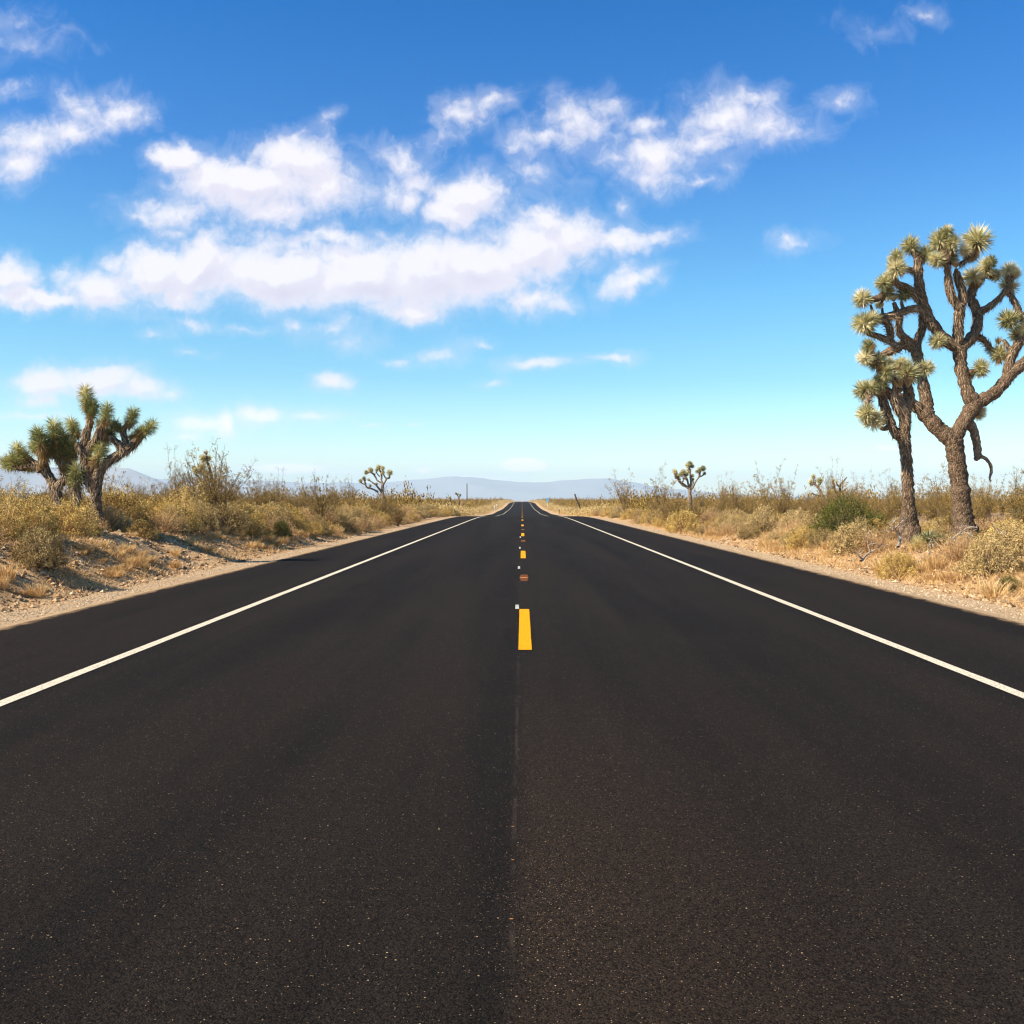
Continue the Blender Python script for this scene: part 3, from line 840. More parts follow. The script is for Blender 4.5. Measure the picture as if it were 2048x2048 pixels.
B_ro = [(1130, 290, 112), (1200, 205, 72), (1250, 315, 92), (1490, 290, 152, {'a': 5}), (1425, 425, 84), (1215, 440, 112), (1105, 470, 92), (1000, 420, 95), (860, 340, 104, {'a': -15}), (720, 450, 88), (720, 555, 108, {'a': -30}),
        (600, 690, 90, {'a': -50}), (640, 790, 86, {'a': -120}), (800, 790, 86), (700, 880, 90, {'gold': 1}), (770, 870, 66, {'gold': 1}), (400, 840, 104, {'a': -15}), (420, 1075, 122, {'a': -70}), (500, 1030, 84), (590, 930, 50, {'gold': 1}), (560, 900, 45),
        (1450, 640, 112, {'a': 0}), (1575, 545, 104), (1615, 490, 66), (1790, 570, 92, {'a': 0}), (1790, 715, 104, {'a': -20}), (1780, 800, 80, {'gold': 1}), (1785, 1040, 112, {'a': -90}), (1870, 1185, 88), (1700, 1370, 104, {'a': 10}), (1690, 1290, 76, {'gold': 1}),
        (1520, 1500, 98, {'a': -10}), (1420, 1570, 50), (1110, 1240, 92, {'a': -60}), (1500, 1920, 82), (1290, 560, 70, {'gold': 1}), (1230, 480, 60, {'gold': 1}), (460, 1160, 80, {'gold': 1}), (790, 600, 50, {'gold': 1}),
        (1000, 1500, 92, {'a': 80}), (960, 480, 50), (2140, 1150, 110), (2060, 1000, 110), (2180, 1260, 90), (1940, 1120, 80), (1850, 600, 60), (700, 480, 60), (650, 640, 70), (480, 900, 50, {'gold': 1}), (1660, 620, 70), (1380, 380, 70)]
joshua("joshua_tree", 25.2, 1640, 420, SU, B_br, B_ro, "tall widely forked joshua tree with a thick trunk and a broken hanging limb", 8, ROS, .6, pale=(len(B_br) - 1, len(B_br) - 2))

# tree on the left
L_br = [
    [(935, 1480, 100), (935, 1400, 92), (930, 1290, 100), (935, 1180, 110), (965, 1070, 98), (1050, 975, 90), (1170, 905, 86), (1280, 825, 82), (1360, 740, 72)],
    [(930, 1290, 90), (880, 1210, 100), (850, 1080, 110), (828, 950, 108), (830, 820, 96), (832, 720, 80), (868, 620, 64), (865, 520, 60)],
    [(850, 880, 84), (905, 800, 70), (950, 700, 64), (990, 620, 56)],
    [(1180, 900, 84), (1160, 830, 74), (1105, 775, 62), (1050, 740, 56)],
    [(1195, 890, 66), (1215, 800, 58), (1190, 690, 52), (1230, 620, 46)],
    [(760, 1480, 90), (745, 1390, 80), (740, 1290, 80), (700, 1200, 84), (640, 1110, 90), (620, 1000, 90), (620, 880, 74)],
    [(580, 1480, 100), (560, 1380, 90), (540, 1260, 92), (490, 1150, 84), (430, 1070, 80), (330, 1000, 74), (240, 1040, 58)],
    [(450, 1090, 80), (420, 980, 80), (400, 900, 74), (420, 820, 66)],
    [(400, 1040, 70), (300, 980, 66), (250, 930, 50)],
    [(540, 1250, 80), (600, 1180, 76), (640, 1130, 70)],
    [(850, 1100, 80), (900, 1010, 66), (940, 930, 56)],
    [(740, 1290, 70), (735, 1210, 66), (735, 1150, 56)],
    [(640, 1050, 76), (700, 960, 66), (720, 850, 58), (700, 760, 54)],
    [(640, 1060, 74), (560, 960, 66), (530, 850, 58), (525, 760, 54)],
    [(850, 1000, 60), (780, 880, 54), (740, 800, 46)],
]
L_ro = [(835, 370, 98, {'a': -3}), (895, 480, 84, {'a': 15}), (1030, 520, 88, {'a': 5}), (1270, 560, 84, {'a': 15}), (1415, 670, 92, {'a': 50}), (1070, 690, 100, {'a': 20}), (980, 650, 70, {'a': -20}), (960, 900, 105, {'a': 15}),
        (740, 1120, 112, {'a': 10}), (110, 1000, 100, {'a': -80}), (210, 900, 92, {'a': -35}), (380, 760, 104, {'a': -20}), (340, 850, 70, {'a': -40}), (525, 700, 104, {'a': 0}), (620, 800, 115, {'a': -15}), (690, 870, 105, {'a': 10}),
        (710, 660, 84, {'a': -25}), (430, 860, 90, {'a': -5}), (650, 930, 80, {'gold': 1}), (430, 990, 80, {'gold': 1}), (370, 1080, 66, {'gold': 1}), (830, 850, 70, {'gold': 1}), (640, 1120, 66, {'gold': 1}), (560, 800, 90, {'a': -8}),
        (640, 980, 90, {'gold': 1}), (1150, 660, 60), (300, 1040, 66, {'a': -100}), (1000, 820, 50, {'gold': 1}), (470, 880, 80), (560, 860, 92, {'a': -15}), (180, 960, 84, {'a': -70}), (1330, 720, 70, {'a': 60})]
joshua("joshua_tree", 22.0, 0, 720, 400 / 1932, L_br, L_ro, "squat bushy joshua tree with green bayonet crowns on the left verge", 21, ROSG, .7, ros_scale=1.05)

# mid-left tree (traced on the 100 px crop at 710,920)
S3 = 100 / 1932
ML_br = [
    [(1100, 1560, 150), (1090, 1400, 140), (1060, 1250, 120), (1060, 1100, 110), (1070, 920, 110)],
    [(1070, 930, 80), (1020, 780, 70), (1030, 640, 70), (1010, 500, 70), (930, 360, 60)],
    [(1100, 930, 80), (1180, 800, 70), (1230, 720, 70), (1320, 690, 70), (1340, 560, 60)],
    [(1040, 900, 60), (930, 830, 56), (850, 780, 60), (790, 660, 60), (730, 570, 60), (640, 480, 60), (590, 420, 60)],
    [(1040, 1240, 90), (920, 1100, 80), (800, 960, 60), (650, 850, 50), (530, 770, 40)],
    [(1230, 730, 60), (1130, 620, 56), (1080, 450, 56), (1060, 330, 50)],
    [(960, 640, 44), (880, 560, 40), (820, 470, 36)],
    [(900, 1250, 70), (700, 1130, 70), (450, 1050, 70), (400, 900, 66), (350, 760, 50)],
    [(400, 950, 50), (270, 900, 44), (215, 830, 40)],
    [(600, 480, 44), (480, 490, 40), (400, 500, 36)],
]
ML_ro = [(600, 400, 100), (430, 480, 80, {'a': -80}), (915, 280, 90), (1060, 310, 80), (1340, 490, 105), (1320, 650, 95, {'gold': 1}), (840, 390, 60), (345, 710, 70), (215, 810, 70), (530, 760, 50), (1030, 560, 100, {'gold': 1}), (1080, 480, 70),
         (760, 620, 80, {'gold': 1}), (940, 420, 70, {'gold': 1}), (370, 850, 80, {'gold': 1}), (860, 1010, 100, {'gold': 1}), (590, 1000, 50)]
joshua("joshua_tree", 62.0, 710, 920, S3, ML_br, ML_ro, "small open branched joshua tree above the brush left of the road, far off", 31, ROS, .6, ros_scale=1.4, wscale=1.0, bark='palebark', seg=8, n_per=4, shag=False)
MR_br = [
    [(960, 1620, 150), (960, 1500, 140), (960, 1380, 130), (960, 1290, 130)],
    [(960, 1330, 100), (830, 1220, 110), (680, 1130, 120), (560, 1020, 110), (490, 900, 70), (480, 820, 60)],
    [(960, 1300, 90), (900, 1120, 80), (860, 960, 80), (780, 830, 70), (720, 720, 60)],
    [(960, 1300, 90), (1000, 1130, 84), (1000, 950, 84), (980, 780, 84), (950, 620, 80), (940, 460, 60)],
    [(1020, 1330, 90), (1100, 1200, 80), (1180, 1040, 66), (1270, 910, 60), (1330, 820, 80), (1340, 700, 80), (1400, 560, 50)],
    [(1330, 840, 50), (1440, 800, 56), (1520, 720, 50)],
    [(560, 1000, 70), (430, 860, 60), (370, 720, 50)],
    [(1080, 1220, 70), (1090, 1100, 66), (1070, 980, 60)],
]
MR_ro = [(960, 340, 100), (870, 400, 90), (1060, 440, 70), (380, 630, 90), (490, 820, 95), (440, 780, 80, {'gold': 1}), (700, 640, 90), (640, 750, 90), (920, 600, 90), (1340, 560, 80), (1470, 520, 100), (1330, 720, 110, {'gold': 1}), (1520, 715, 60),
         (960, 720, 80, {'gold': 1}), (830, 740, 80), (940, 500, 80, {'gold': 1}), (800, 960, 70, {'gold': 1}), (390, 900, 80, {'gold': 1}), (1240, 640, 66), (1070, 800, 60), (1080, 930, 50), (700, 1000, 110, {'gold': 1}), (560, 1000, 80, {'gold': 1})]
joshua("joshua_tree", 52.0, 1330, 910, S3, MR_br, MR_ro, "pale bushy joshua tree rising behind brush right of the road, midway to the tall pair", 37, ROS, .6, ros_scale=1.4, wscale=1.0, bark='palebark', seg=8, n_per=4, shag=False)
S4 = 200 / 1932
SR_br = [[(470, 900, 70), (450, 760, 62), (420, 660, 54), (370, 560, 50), (290, 470, 44), (240, 430, 40)], [(340, 530, 40), (370, 470, 40), (380, 420, 40)], [(400, 690, 40), (320, 680, 30), (220, 640, 24)], [(260, 450, 36), (265, 380, 34), (262, 330, 30)]]
SR_ro = [(262, 320, 42), (215, 420, 50), (380, 400, 56), (300, 430, 40, {'gold': 1}), (220, 500, 44, {'gold': 1}), (390, 470, 44, {'gold': 1})]
joshua("joshua_tree", 46.0, 1600, 920, S4, SR_br, SR_ro, "small joshua tree with pale heads just above the bright green bush", 41, ROS, .5, ros_scale=1.4, wscale=1.0, bark='palebark', seg=8, n_per=4, shag=False)
SQ_br = [[(770, 900, 60), (760, 780, 54), (770, 680, 50), (780, 610, 46), (770, 520, 42), (800, 450, 34), (850, 400, 28), (905, 330, 18)], [(775, 520, 34), (720, 480, 30), (700, 420, 26)], [(780, 600, 36), (840, 600, 30), (900, 545, 22)], [(740, 700, 50), (680, 590, 50), (650, 480, 46), (640, 420, 40)]]
SQ_ro = [(640, 390, 42), (705, 410, 30), (650, 500, 50, {'gold': 1}), (620, 610, 46), (740, 640, 60), (540, 600, 34, {'a': -80})]
joshua("joshua_tree", 44.0, 1600, 920, S4, SQ_br, SQ_ro, "half dead joshua tree with bare pinkish limbs, right of the small pale headed one", 43, ROS, .5, ros_scale=1.05, seg=8, n_per=4, shag=False)
# little golden one inside the tall creosote, left (crop 300,850 at 4.83x)
S5 = 400 / 1932
GO_br = [[(640, 760, 40), (610, 640, 36), (595, 520, 30), (575, 420, 28), (545, 340, 24)], [(600, 560, 26), (540, 500, 24), (480, 450, 22)], [(600, 620, 26), (520, 560, 24), (440, 470, 20)]]
GO_ro = [(545, 300, 42, {'gold': 1}), (510, 320, 40), (560, 320, 34), (500, 400, 44), (440, 440, 36), (460, 460, 36, {'gold': 1}), (530, 460, 40), (420, 410, 22)]
joshua("joshua_tree", 36.0, 300, 850, S5, GO_br, GO_ro, "golden brown young joshua tree poking out of the tall leggy creosote bush", 47, ROS, .4, ros_scale=1.2, seg=8, n_per=4, shag=False)
# two specks far down the left verge
S6 = 600 / 1932
joshua("joshua_tree", 150, 640, 880, S6, [[(895, 405, 8), (893, 380, 7), (890, 365, 6), (880, 350, 5)], [(892, 378, 5), (902, 364, 5), (906, 355, 4)]], [(876, 345, 9), (890, 348, 8), (903, 354, 9), (900, 368, 8, {'gold': 1}), (886, 360, 8, {'gold': 1})], "distant joshua tree beside the thin pole left of the road", 51, ROS, .3, ros_scale=1.0, seg=6, n_per=3, shag=False)
joshua("joshua_tree", 120, 640, 880, S6, [[(842, 415, 9), (841, 395, 8), (838, 375, 8)]], [(836, 368, 10), (839, 382, 9), (842, 396, 8, {'gold': 1})], "single stemmed distant joshua tree left of the thin pole", 53, ROS, .3, ros_scale=1.0, seg=6, n_per=3, shag=False)

# ------------------------------------------------------------------ shrubs: leaf and twig clouds
def strips(P, Q2, w0, w1, rs, tone):
    """ribbon of two triangles from P to Q2, random roll"""
    d = Q2 - P; L = np.linalg.norm(d, axis=1)[:, None] + 1e-9; d = d / L
    a = rs.normal(0, 1, P.shape); s = np.cross(d, a); s /= np.linalg.norm(s, axis=1)[:, None] + 1e-9
    w0 = np.asarray(w0).reshape(-1, 1); w1 = np.asarray(w1).reshape(-1, 1)
    v = np.stack([P - s * w0, P + s * w0, Q2 + s * w1, Q2 - s * w1], 1).reshape(-1, 3)
    q = np.arange(len(P) * 4).reshape(-1, 4)
    return v, q, np.repeat(tone, 4)
def leaves(P, dirn, L, w, rs, tone):
    n = len(P)
    d = dirn + rs.normal(0, .45, (n, 3)); d /= np.linalg.norm(d, axis=1)[:, None] + 1e-9
    a = rs.normal(0, 1, (n, 3)); s = np.cross(d, a); s /= np.linalg.norm(s, axis=1)[:, None] + 1e-9
    L = L * rs.uniform(.6, 1.3, n)[:, None]; w = w * rs.uniform(.6, 1.3, n)[:, None]
    v = np.stack([P, P + d * L * .5 + s * w, P + d * L, P + d * L * .5 - s * w], 1).reshape(-1, 3)
    q = np.arange(n * 4).reshape(-1, 4)
    return v, q, np.repeat(tone, 4)

def mound(seed, mat, n_twig=460, n_leaf=15, H=.8, Rr=.62, leafL=.036, leafW=.0095, spiky=.14, twig_mat='wood', tuftr=.026, orient=.5):
    """rounded desert brush: stems radiating from the crown to an uneven dome, small leaves on the outer part"""
    rs = np.random.default_rng(seed)
    ct = rs.uniform(-.05, 1, n_twig); ph = rs.uniform(0, 2 * np.pi, n_twig); st = np.sqrt(1 - ct ** 2)
    d = np.stack([st * np.cos(ph), st * np.sin(ph), ct], -1)
    lob = np.ones(n_twig)
    for k in range(7):
        c = rs.normal(0, 1, 3); c[2] = abs(c[2]) * .6; c /= np.linalg.norm(c)
        lob += rs.uniform(-.42, .38) * np.exp(-((1 - d @ c) / .12))
    inner = rs.random(n_twig) < .25
    rad = lob * rs.uniform(1 - spiky, 1 + spiky * .5, n_twig) * np.where(inner, rs.uniform(.45, .8, n_twig), 1)
    tip = d * rad[:, None] * [Rr, Rr, H]
    tip[:, 2] = np.abs(tip[:, 2]) + .04
    base = np.stack([rs.normal(0, .07, n_twig), rs.normal(0, .07, n_twig), np.zeros(n_twig) - .03], -1) + tip * [.18, .18, 0]
    mid = base * .5 + tip * .5 + rs.normal(0, .03, (n_twig, 3)); mid[:, 2] -= .04
    tn = np.clip(rs.normal(.5, .22, n_twig), 0, 1)
    v1, q1, t1 = strips(base, mid, .006, .004, rs, tn); v2, q2, t2 = strips(mid, tip, .004, .0018, rs, tn)
    stem = mesh_np("branch", np.concatenate([v1, v2]), None, np.concatenate([q1, q2 + len(v1)]), M[twig_mat], False, np.concatenate([t1, t2]))
    # leaves sit in small tufts round the twig ends, a few along the twig
    clump = vnoise(tip[:, 0] * 5 + 50, tip[:, 1] * 5 + tip[:, 2] * 4 + 50, seed)
    out = tip / (np.linalg.norm(tip, axis=1)[:, None] + 1e-6)
    f = 1 - np.abs(rs.normal(0, .17, (n_twig, n_leaf)))
    p = mid[:, None] * (1 - f[..., None]) + tip[:, None] * f[..., None]
    p = p.reshape(-1, 3) + rs.normal(0, tuftr, (n_twig * n_leaf, 3))
    dd = np.repeat(out, n_leaf, 0) * orient + rs.normal(0, .55, (n_twig * n_leaf, 3)) + [0, 0, .12]
    tone = np.repeat(tn * .55 + clump * .6 - .08, n_leaf) + rs.normal(0, .13, n_twig * n_leaf)
    p[:, 2] = np.maximum(p[:, 2], .01)
    v, q, t = leaves(p, dd, leafL, leafW, rs, np.clip(tone, 0, 1))
    fol = mesh_np("foliage", v, None, q, M[mat], False, t)
    return fol, stem

def leggy(seed, mat, H=2.0, n_stem=34, spread=.75, dens=1.0, leafL=.026, leafW=.0095, low=.22, twmat='wood'):
    """creosote: a vase of thin bending stems, leaves in tufts at the ends of side twigs"""
    rs = np.random.default_rng(seed)
    SV, SQ_, ST = [], [], []; n = 0
    LP, LD, LT = [], [], []
    def add(P, Q2, w0, w1, tn):
        nonlocal n
        v, q, t = strips(P, Q2, w0, w1, rs, tn); SV.append(v); SQ_.append(q + n); ST.append(t); n += len(v)
    for k in range(n_stem):
        a = rs.uniform(0, 2 * np.pi); out = rs.uniform(.1, 1) * spread; h = H * rs.uniform(.55, 1.0) * (1 - .22 * out / spread)
        if rs.random() < .12: h = H * 1.12
        m = 9; tt = np.linspace(0, 1, m)
        xy = out * tt ** 1.25
        bend = rs.normal(0, .10, 2)
        P = np.stack([np.cos(a) * xy + bend[0] * np.sin(tt * 3), np.sin(a) * xy + bend[1] * np.sin(tt * 3), h * tt ** .92], -1)
        P += np.cumsum(rs.normal(0, .018, (m, 3)), 0); P[0] = [rs.normal(0, .06), rs.normal(0, .06), -.05]
        w = np.linspace(.011, .0035, m)
        add(P[:-1], P[1:], w[:-1], w[1:], np.full(m - 1, .5))
        nt_ = int(20 * dens)
        f = rs.uniform(low, 1.0, nt_)
        i = np.minimum((f * (m - 1)).astype(int), m - 2); fr = f * (m - 1) - i
        p0 = P[i] * (1 - fr[:, None]) + P[i + 1] * fr[:, None]
        dr = np.stack([rs.normal(0, 1, nt_), rs.normal(0, 1, nt_), rs.uniform(.3, 1.6, nt_)], -1); dr /= np.linalg.norm(dr, axis=1)[:, None]
        Lt = rs.uniform(.08, .28, nt_) * (1.15 - f * .5)
        p1 = p0 + dr * Lt[:, None]
        add(p0, p1, np.full(nt_, .0035), np.full(nt_, .002), np.full(nt_, .5))
        nl = 13
        g = rs.uniform(.3, 1.12, (nt_, nl))
        lp = (p0[:, None] + dr[:, None] * (Lt[:, None] * g)[..., None]).reshape(-1, 3) + rs.normal(0, .022, (nt_ * nl, 3))
        keep = rs.random(nt_ * nl) < np.repeat(np.where(rs.random(nt_) < (.55 + .45 * (f < .6)), 1.0, .12), nl)
        LP.append(lp[keep]); LD.append(np.repeat(dr, nl, 0)[keep]); LT.append(np.repeat(np.clip(rs.normal(.48, .2, nt_), 0, 1), nl)[keep])
    P = np.concatenate(LP); P[:, 2] = np.maximum(P[:, 2], .02)
    v, q, t = leaves(P, np.concatenate(LD), leafL, leafW, rs, np.concatenate(LT))
    return mesh_np("foliage", v, None, q, M[mat], False, t), mesh_np("branch", np.concatenate(SV), None, np.concatenate(SQ_), M[twmat], False, np.concatenate(ST))

def tuft(seed, mat, n=170, H=.34, Rr=.2, w=.0035):
    rs = np.random.default_rng(seed)
    a = rs.uniform(0, 2 * np.pi, n); r = np.sqrt(rs.random(n)) * Rr * .5
    b = np.stack([np.cos(a) * r, np.sin(a) * r, np.full(n, -.02)], -1)
    h = H * rs.uniform(.5, 1, n)
    a2 = a + rs.normal(0, .5, n)
    m = b + np.stack([np.cos(a2) * Rr * .25, np.sin(a2) * Rr * .25, h * .6], -1)
    t = m + np.stack([np.cos(a2) * Rr * .5 * rs.random(n), np.sin(a2) * Rr * .5 * rs.random(n), h * .35], -1)
    tn = np.clip(rs.normal(.5, .2, n), 0, 1)
    v1, q1, t1 = strips(b, m, w, w * .9, rs, tn * .8); v2, q2, t2 = strips(m, t, w * .9, w * .15, rs, tn)
    return mesh_np("blades", np.concatenate([v1, v2]), None, np.concatenate([q1, q2 + len(v1)]), M[mat], False, np.concatenate([t1, t2]))

M['twig_tan'] = M['tan']
KIND = {}
KIND['saltbush'] = [mound(100 + i, 'salt', 430, 26, H=.74, Rr=.68, leafL=.032, leafW=.0095) for i in range(4)]
KIND['rabbitbrush'] = [mound(120 + i, 'rabbit', 420, 26, H=.78, Rr=.64, leafL=.034, leafW=.010, spiky=.18, twig_mat='tan') for i in range(4)]
KIND['dry_brush'] = [mound(140 + i, 'tan', 620, 7, H=.68, Rr=.7, leafL=.05, leafW=.006, spiky=.36, twig_mat='tan', tuftr=.02, orient=1.2) for i in range(3)]
KIND['creosote_bush'] = [leggy(160, 'creosote', 2.0, 36, .8), leggy(161, 'creosote', 1.7, 40, .95, 1.1), leggy(162, 'creosote', 2.3, 30, .8, .9), leggy(163, 'creosote', 1.5, 44, .9, 1.2), leggy(164, 'creosote', 2.3, 22, 1.0, .8, low=.5, leafL=.034, leafW=.012)]
KIND['green_bush'] = [mound(180, 'green', 700, 26, H=1.0, Rr=.9, leafL=.036, leafW=.010, spiky=.2)]
GRASS = [tuft(200 + i, 'grass', 150 + 30 * i, .26 + .05 * i, .24) for i in range(4)]

PROTO_COUNT = {}
def shrub(kind, x, y, s=1.0, sz=None, variant=None, rs=None, label=None, group=None, cat="shrub", lean=0.0):
    rs = rs or rsS
    vs = KIND[kind]; v = vs[rs.integers(len(vs)) if variant is None else variant % len(vs)]
    root = thing(kind, (x, y, gz(x, y) - .02), label, cat, group, rs.uniform(0, 6.28))
    root.scale = (s, s, sz if sz else s)
    link("foliage", v[0], root); link("branch", v[1], root)
    return root
rsS = np.random.default_rng(77)

taken = []
def free(x, y, r):
    for (a, b, c) in taken:
        if (a - x) ** 2 + (b - y) ** 2 < (r + c) ** 2: return False
    return True
def inview(x, y, m=1.0): return y > 3 and abs(x) < .525 * y + m

def special(kind, px, py_base, D, s, label, sz=None, variant=None, cat="shrub"):
    x = (px - VPX) / FPX * D
    taken.append((x, D, s * .5))
    return shrub(kind, x, D, s, sz, variant, label=label, cat=cat)

# hand placed plants that the photo shows clearly ------------------------------------
special('green_bush', 1690, 1060, 27.0, .98, "large rounded bright green bush left of the two tall joshua trees", sz=1.15)
special('green_bush', 1745, 1040, 29.5, .55, "smaller dark green bush touching the left of the slim joshua trunk", sz=.8)
special('green_bush', 1457, 1070, 41.0, .36, "little vivid green plant alone at the edge of the right gravel", sz=.42)
special('green_bush', 2018, 1200, 15.2, .20, "tiny green sprout in golden grass at the right edge of the photo", sz=.24)
special('green_bush', 562, 1050, 31.5, .36, "small dark green plant wedged between yellow bushes on the left bank", sz=.6)
special('rabbitbrush', 1370, 1050, 44.0, 1.35, "large yellow green rabbitbrush overhanging the right gravel below the pale joshua tree", sz=1.2)
special('rabbitbrush', 1612, 1090, 27.5, .85, "bright yellow rabbitbrush at the foot of the bright green bush")
special('saltbush', 1525, 1070, 34.5, 1.2, "broad grey green saltbush between two reddish grass patches on the right")
special('rabbitbrush', 1800, 1120, 18.3, .62, "round yellow green rabbitbrush in front of the slim joshua trunk")
special('saltbush', 1975, 1140, 16.6, .85, "olive saltbush on the right mound nearest the camera")
special('dry_brush', 1925, 1120, 18.6, .8, "tan twiggy brush beside the arched white branch on the right mound")
special('saltbush', 1700, 1090, 23.5, .95, "grey green saltbush left of the bleached deadwood")
special('dry_brush', 1745, 1080, 23.0, .7, "pinkish dry brush against the left of the slim trunk")
special('rabbitbrush', 30, 1010, 21.0, 1.0, "bright yellow topped rabbitbrush at the left edge of the photo", sz=1.1)
special('rabbitbrush', 350, 1000, 25.5, 1.05, "pale yellow rabbitbrush right of the squat joshua tree", sz=1.1)
special('rabbitbrush', 135, 1050, 20.0, .95, "yellow speckled rabbitbrush before the squat joshua tree")
special('saltbush', 78, 1140, 15.6, .62, "grey green saltbush alone low on the left bank with a long shadow", sz=.78)
special('rabbitbrush', 500, 1060, 29.0, .85, "yellow rabbitbrush overhanging the left bank below the leggy creosote")
t1_ = special('creosote_bush', 425, 1000, 30.0, 1.38, "tallest leggy creosote bush on the left with stems against the sky", sz=1.38, variant=0)
special('creosote_bush', 390, 1000, 31.5, 1.1, "leggy creosote bush overlapping the left of the tallest one", sz=1.25, variant=0)
special('creosote_bush', 1250, 1000, 76.0, 1.6, "wispy grey creosote standing alone against the hazy mountains right of the road", sz=1.5, variant=4)
special('creosote_bush', 1315, 1000, 58.0, 1.2, "wispy creosote just left of the pale bushy joshua tree", sz=1.35, variant=4)
special('creosote_bush', 1345, 1010, 50.0, 1.3, "dense orange tinged creosote under the pale bushy joshua tree", sz=.95, variant=3)
special('creosote_bush', 640, 1000, 40.0, 1.1, "thin creosote against the cloud bank left of the distant joshua tree", sz=1.2, variant=0)

special('creosote_bush', 764, 1000, 57.0, 1.1, "creosote hiding the foot of the distant joshua tree left of the road", sz=1.1, variant=1)
special('creosote_bush', 795, 1000, 54.0, .95, "creosote just right of the distant joshua tree left of the road", sz=.85, variant=3)
special('creosote_bush', 1384, 1000, 48.5, 1.0, "creosote hiding the foot of the pale bushy joshua tree", sz=1.0, variant=1)
# landmarks for labels of the scattered plants (photo x, words)
LM = [(0, "at the left edge"), (110, "in front of the squat joshua tree"), (250, "right of the squat joshua tree"), (420, "below the leggy creosote"), (600, "left of the distant joshua tree"), (760, "below the distant joshua tree"),
      (870, "near the thin pole"), (960, "near the road vanishing point, left"), (1130, "near the road vanishing point, right"), (1250, "by the wispy creosote"), (1380, "by the pale joshua tree"), (1520, "left of the bright green bush"),
      (1670, "around the bright green bush"), (1800, "around the slim joshua trunk"), (1915, "around the thick joshua trunk"), (2040, "at the right edge")]
DESC = {'saltbush': "grey green saltbush", 'rabbitbrush': "yellow rabbitbrush", 'dry_brush': "tan dry brush", 'creosote_bush': "olive creosote bush", 'dry_grass_clump': "orange dry grass clump"}
scat = []
def register(o, kind, x, y, row):
    px = VPX + FPX * x / y
    lm = min(LM, key=lambda l: abs(l[0] - px))[1]
    scat.append([o, kind, px, lm, row, y])

# front rows of low brush on both verges -------------------------------------------
for side in (-1, 1):
    y = 10.5
    while y < 112:
        step = .86 if y < 30 else (1.0 if y < 60 else 1.5)
        nrow = 6 if y < 32 else (4 if y < 60 else 2)
        if side < 0: s0 = np.interp(y, [10, 16, 28, 36, 110], [3.3, 3.3, 3.0, 1.8, 1.7])
        else: s0 = np.interp(y, [10, 17, 24, 30, 40, 110], [2.6, 2.9, 2.7, 2.1, 1.7, 1.6])
        for rw in range(nrow):
            x = side * (HALF + s0 + rw * (.95 if side < 0 else 1.05) + rsS.uniform(-.35, .35)); yy_ = y + rsS.uniform(-.4, .4)
            if not inview(x, yy_, .9): continue
            sc_ = rsS.uniform(.62, 1.2) if side < 0 else rsS.uniform(.55, 1.1)
            if rw == 0: sc_ *= rsS.uniform(.6, 1.0)
            if side < 0 and rw > 1: sc_ = max(sc_, .95)
            if side > 0 and y < 27 and rsS.random() < .45: continue
            if side > 0 and rsS.random() < .15: continue
            if not free(x, yy_, .28 * sc_): continue
            u = rsS.random()
            if side < 0: kind = 'rabbitbrush' if u < .30 else ('saltbush' if u < .64 else 'dry_brush')
            else: kind = 'rabbitbrush' if u < .26 else ('saltbush' if u < .70 else 'dry_brush')
            # keep tree bases of the tall pair readable
            px = VPX + FPX * x / yy_
            if side > 0 and yy_ < 25 and 1780 < px < 1990: sc_ *= .6
            if side < 0 and yy_ < 23 and px < 300: sc_ *= .9
            o = shrub(kind, x, yy_, sc_, sc_ * rsS.uniform(.85, 1.1))
            register(o, kind, x, yy_, rw)
        y += step

# creosote and taller brush behind --------------------------------------------------
cre = []
for side in (-1, 1):
    y = 17.0
    while y < 130:
        s = 5.2
        while s < 62:
            x = side * (HALF + s + rsS.uniform(-.9, .9)); yy_ = y + rsS.uniform(-1.1, 1.1)
            s += 2.0 + s * .03
            if not inview(x, yy_, 1.5): continue
            if rsS.random() < .22: continue
            if not free(x, yy_, .6): continue
            ppx = VPX + FPX * x / yy_
            if yy_ < 27 and x > 0 and 1770 < ppx < 2030: continue
            if yy_ < 23 and x < 0 and 40 < ppx < 300: continue
            cre.append((yy_ + abs(x) * .2, x, yy_))
        y += 2.3 + y * .012
cre.sort()
for k, (_, x, y) in enumerate(cre[:270]):
    px = VPX + FPX * x / y
    sc_ = rsS.uniform(.62, 1.05)
    big = rsS.random() < .2
    szz = sc_ * rsS.uniform(.85, 1.15) * (1.25 if big else 1.0)
    if x > 0 and px > 1580: szz *= 1.08; sc_ *= 1.05
    if x < 0 and px < 330 : szz *= .85
    if x < 0 and px >= 330: szz *= 1.1
    if y < 22: szz *= .8
    o = shrub('creosote_bush', x, y, sc_, szz)
    register(o, 'creosote_bush', x, y, 9)

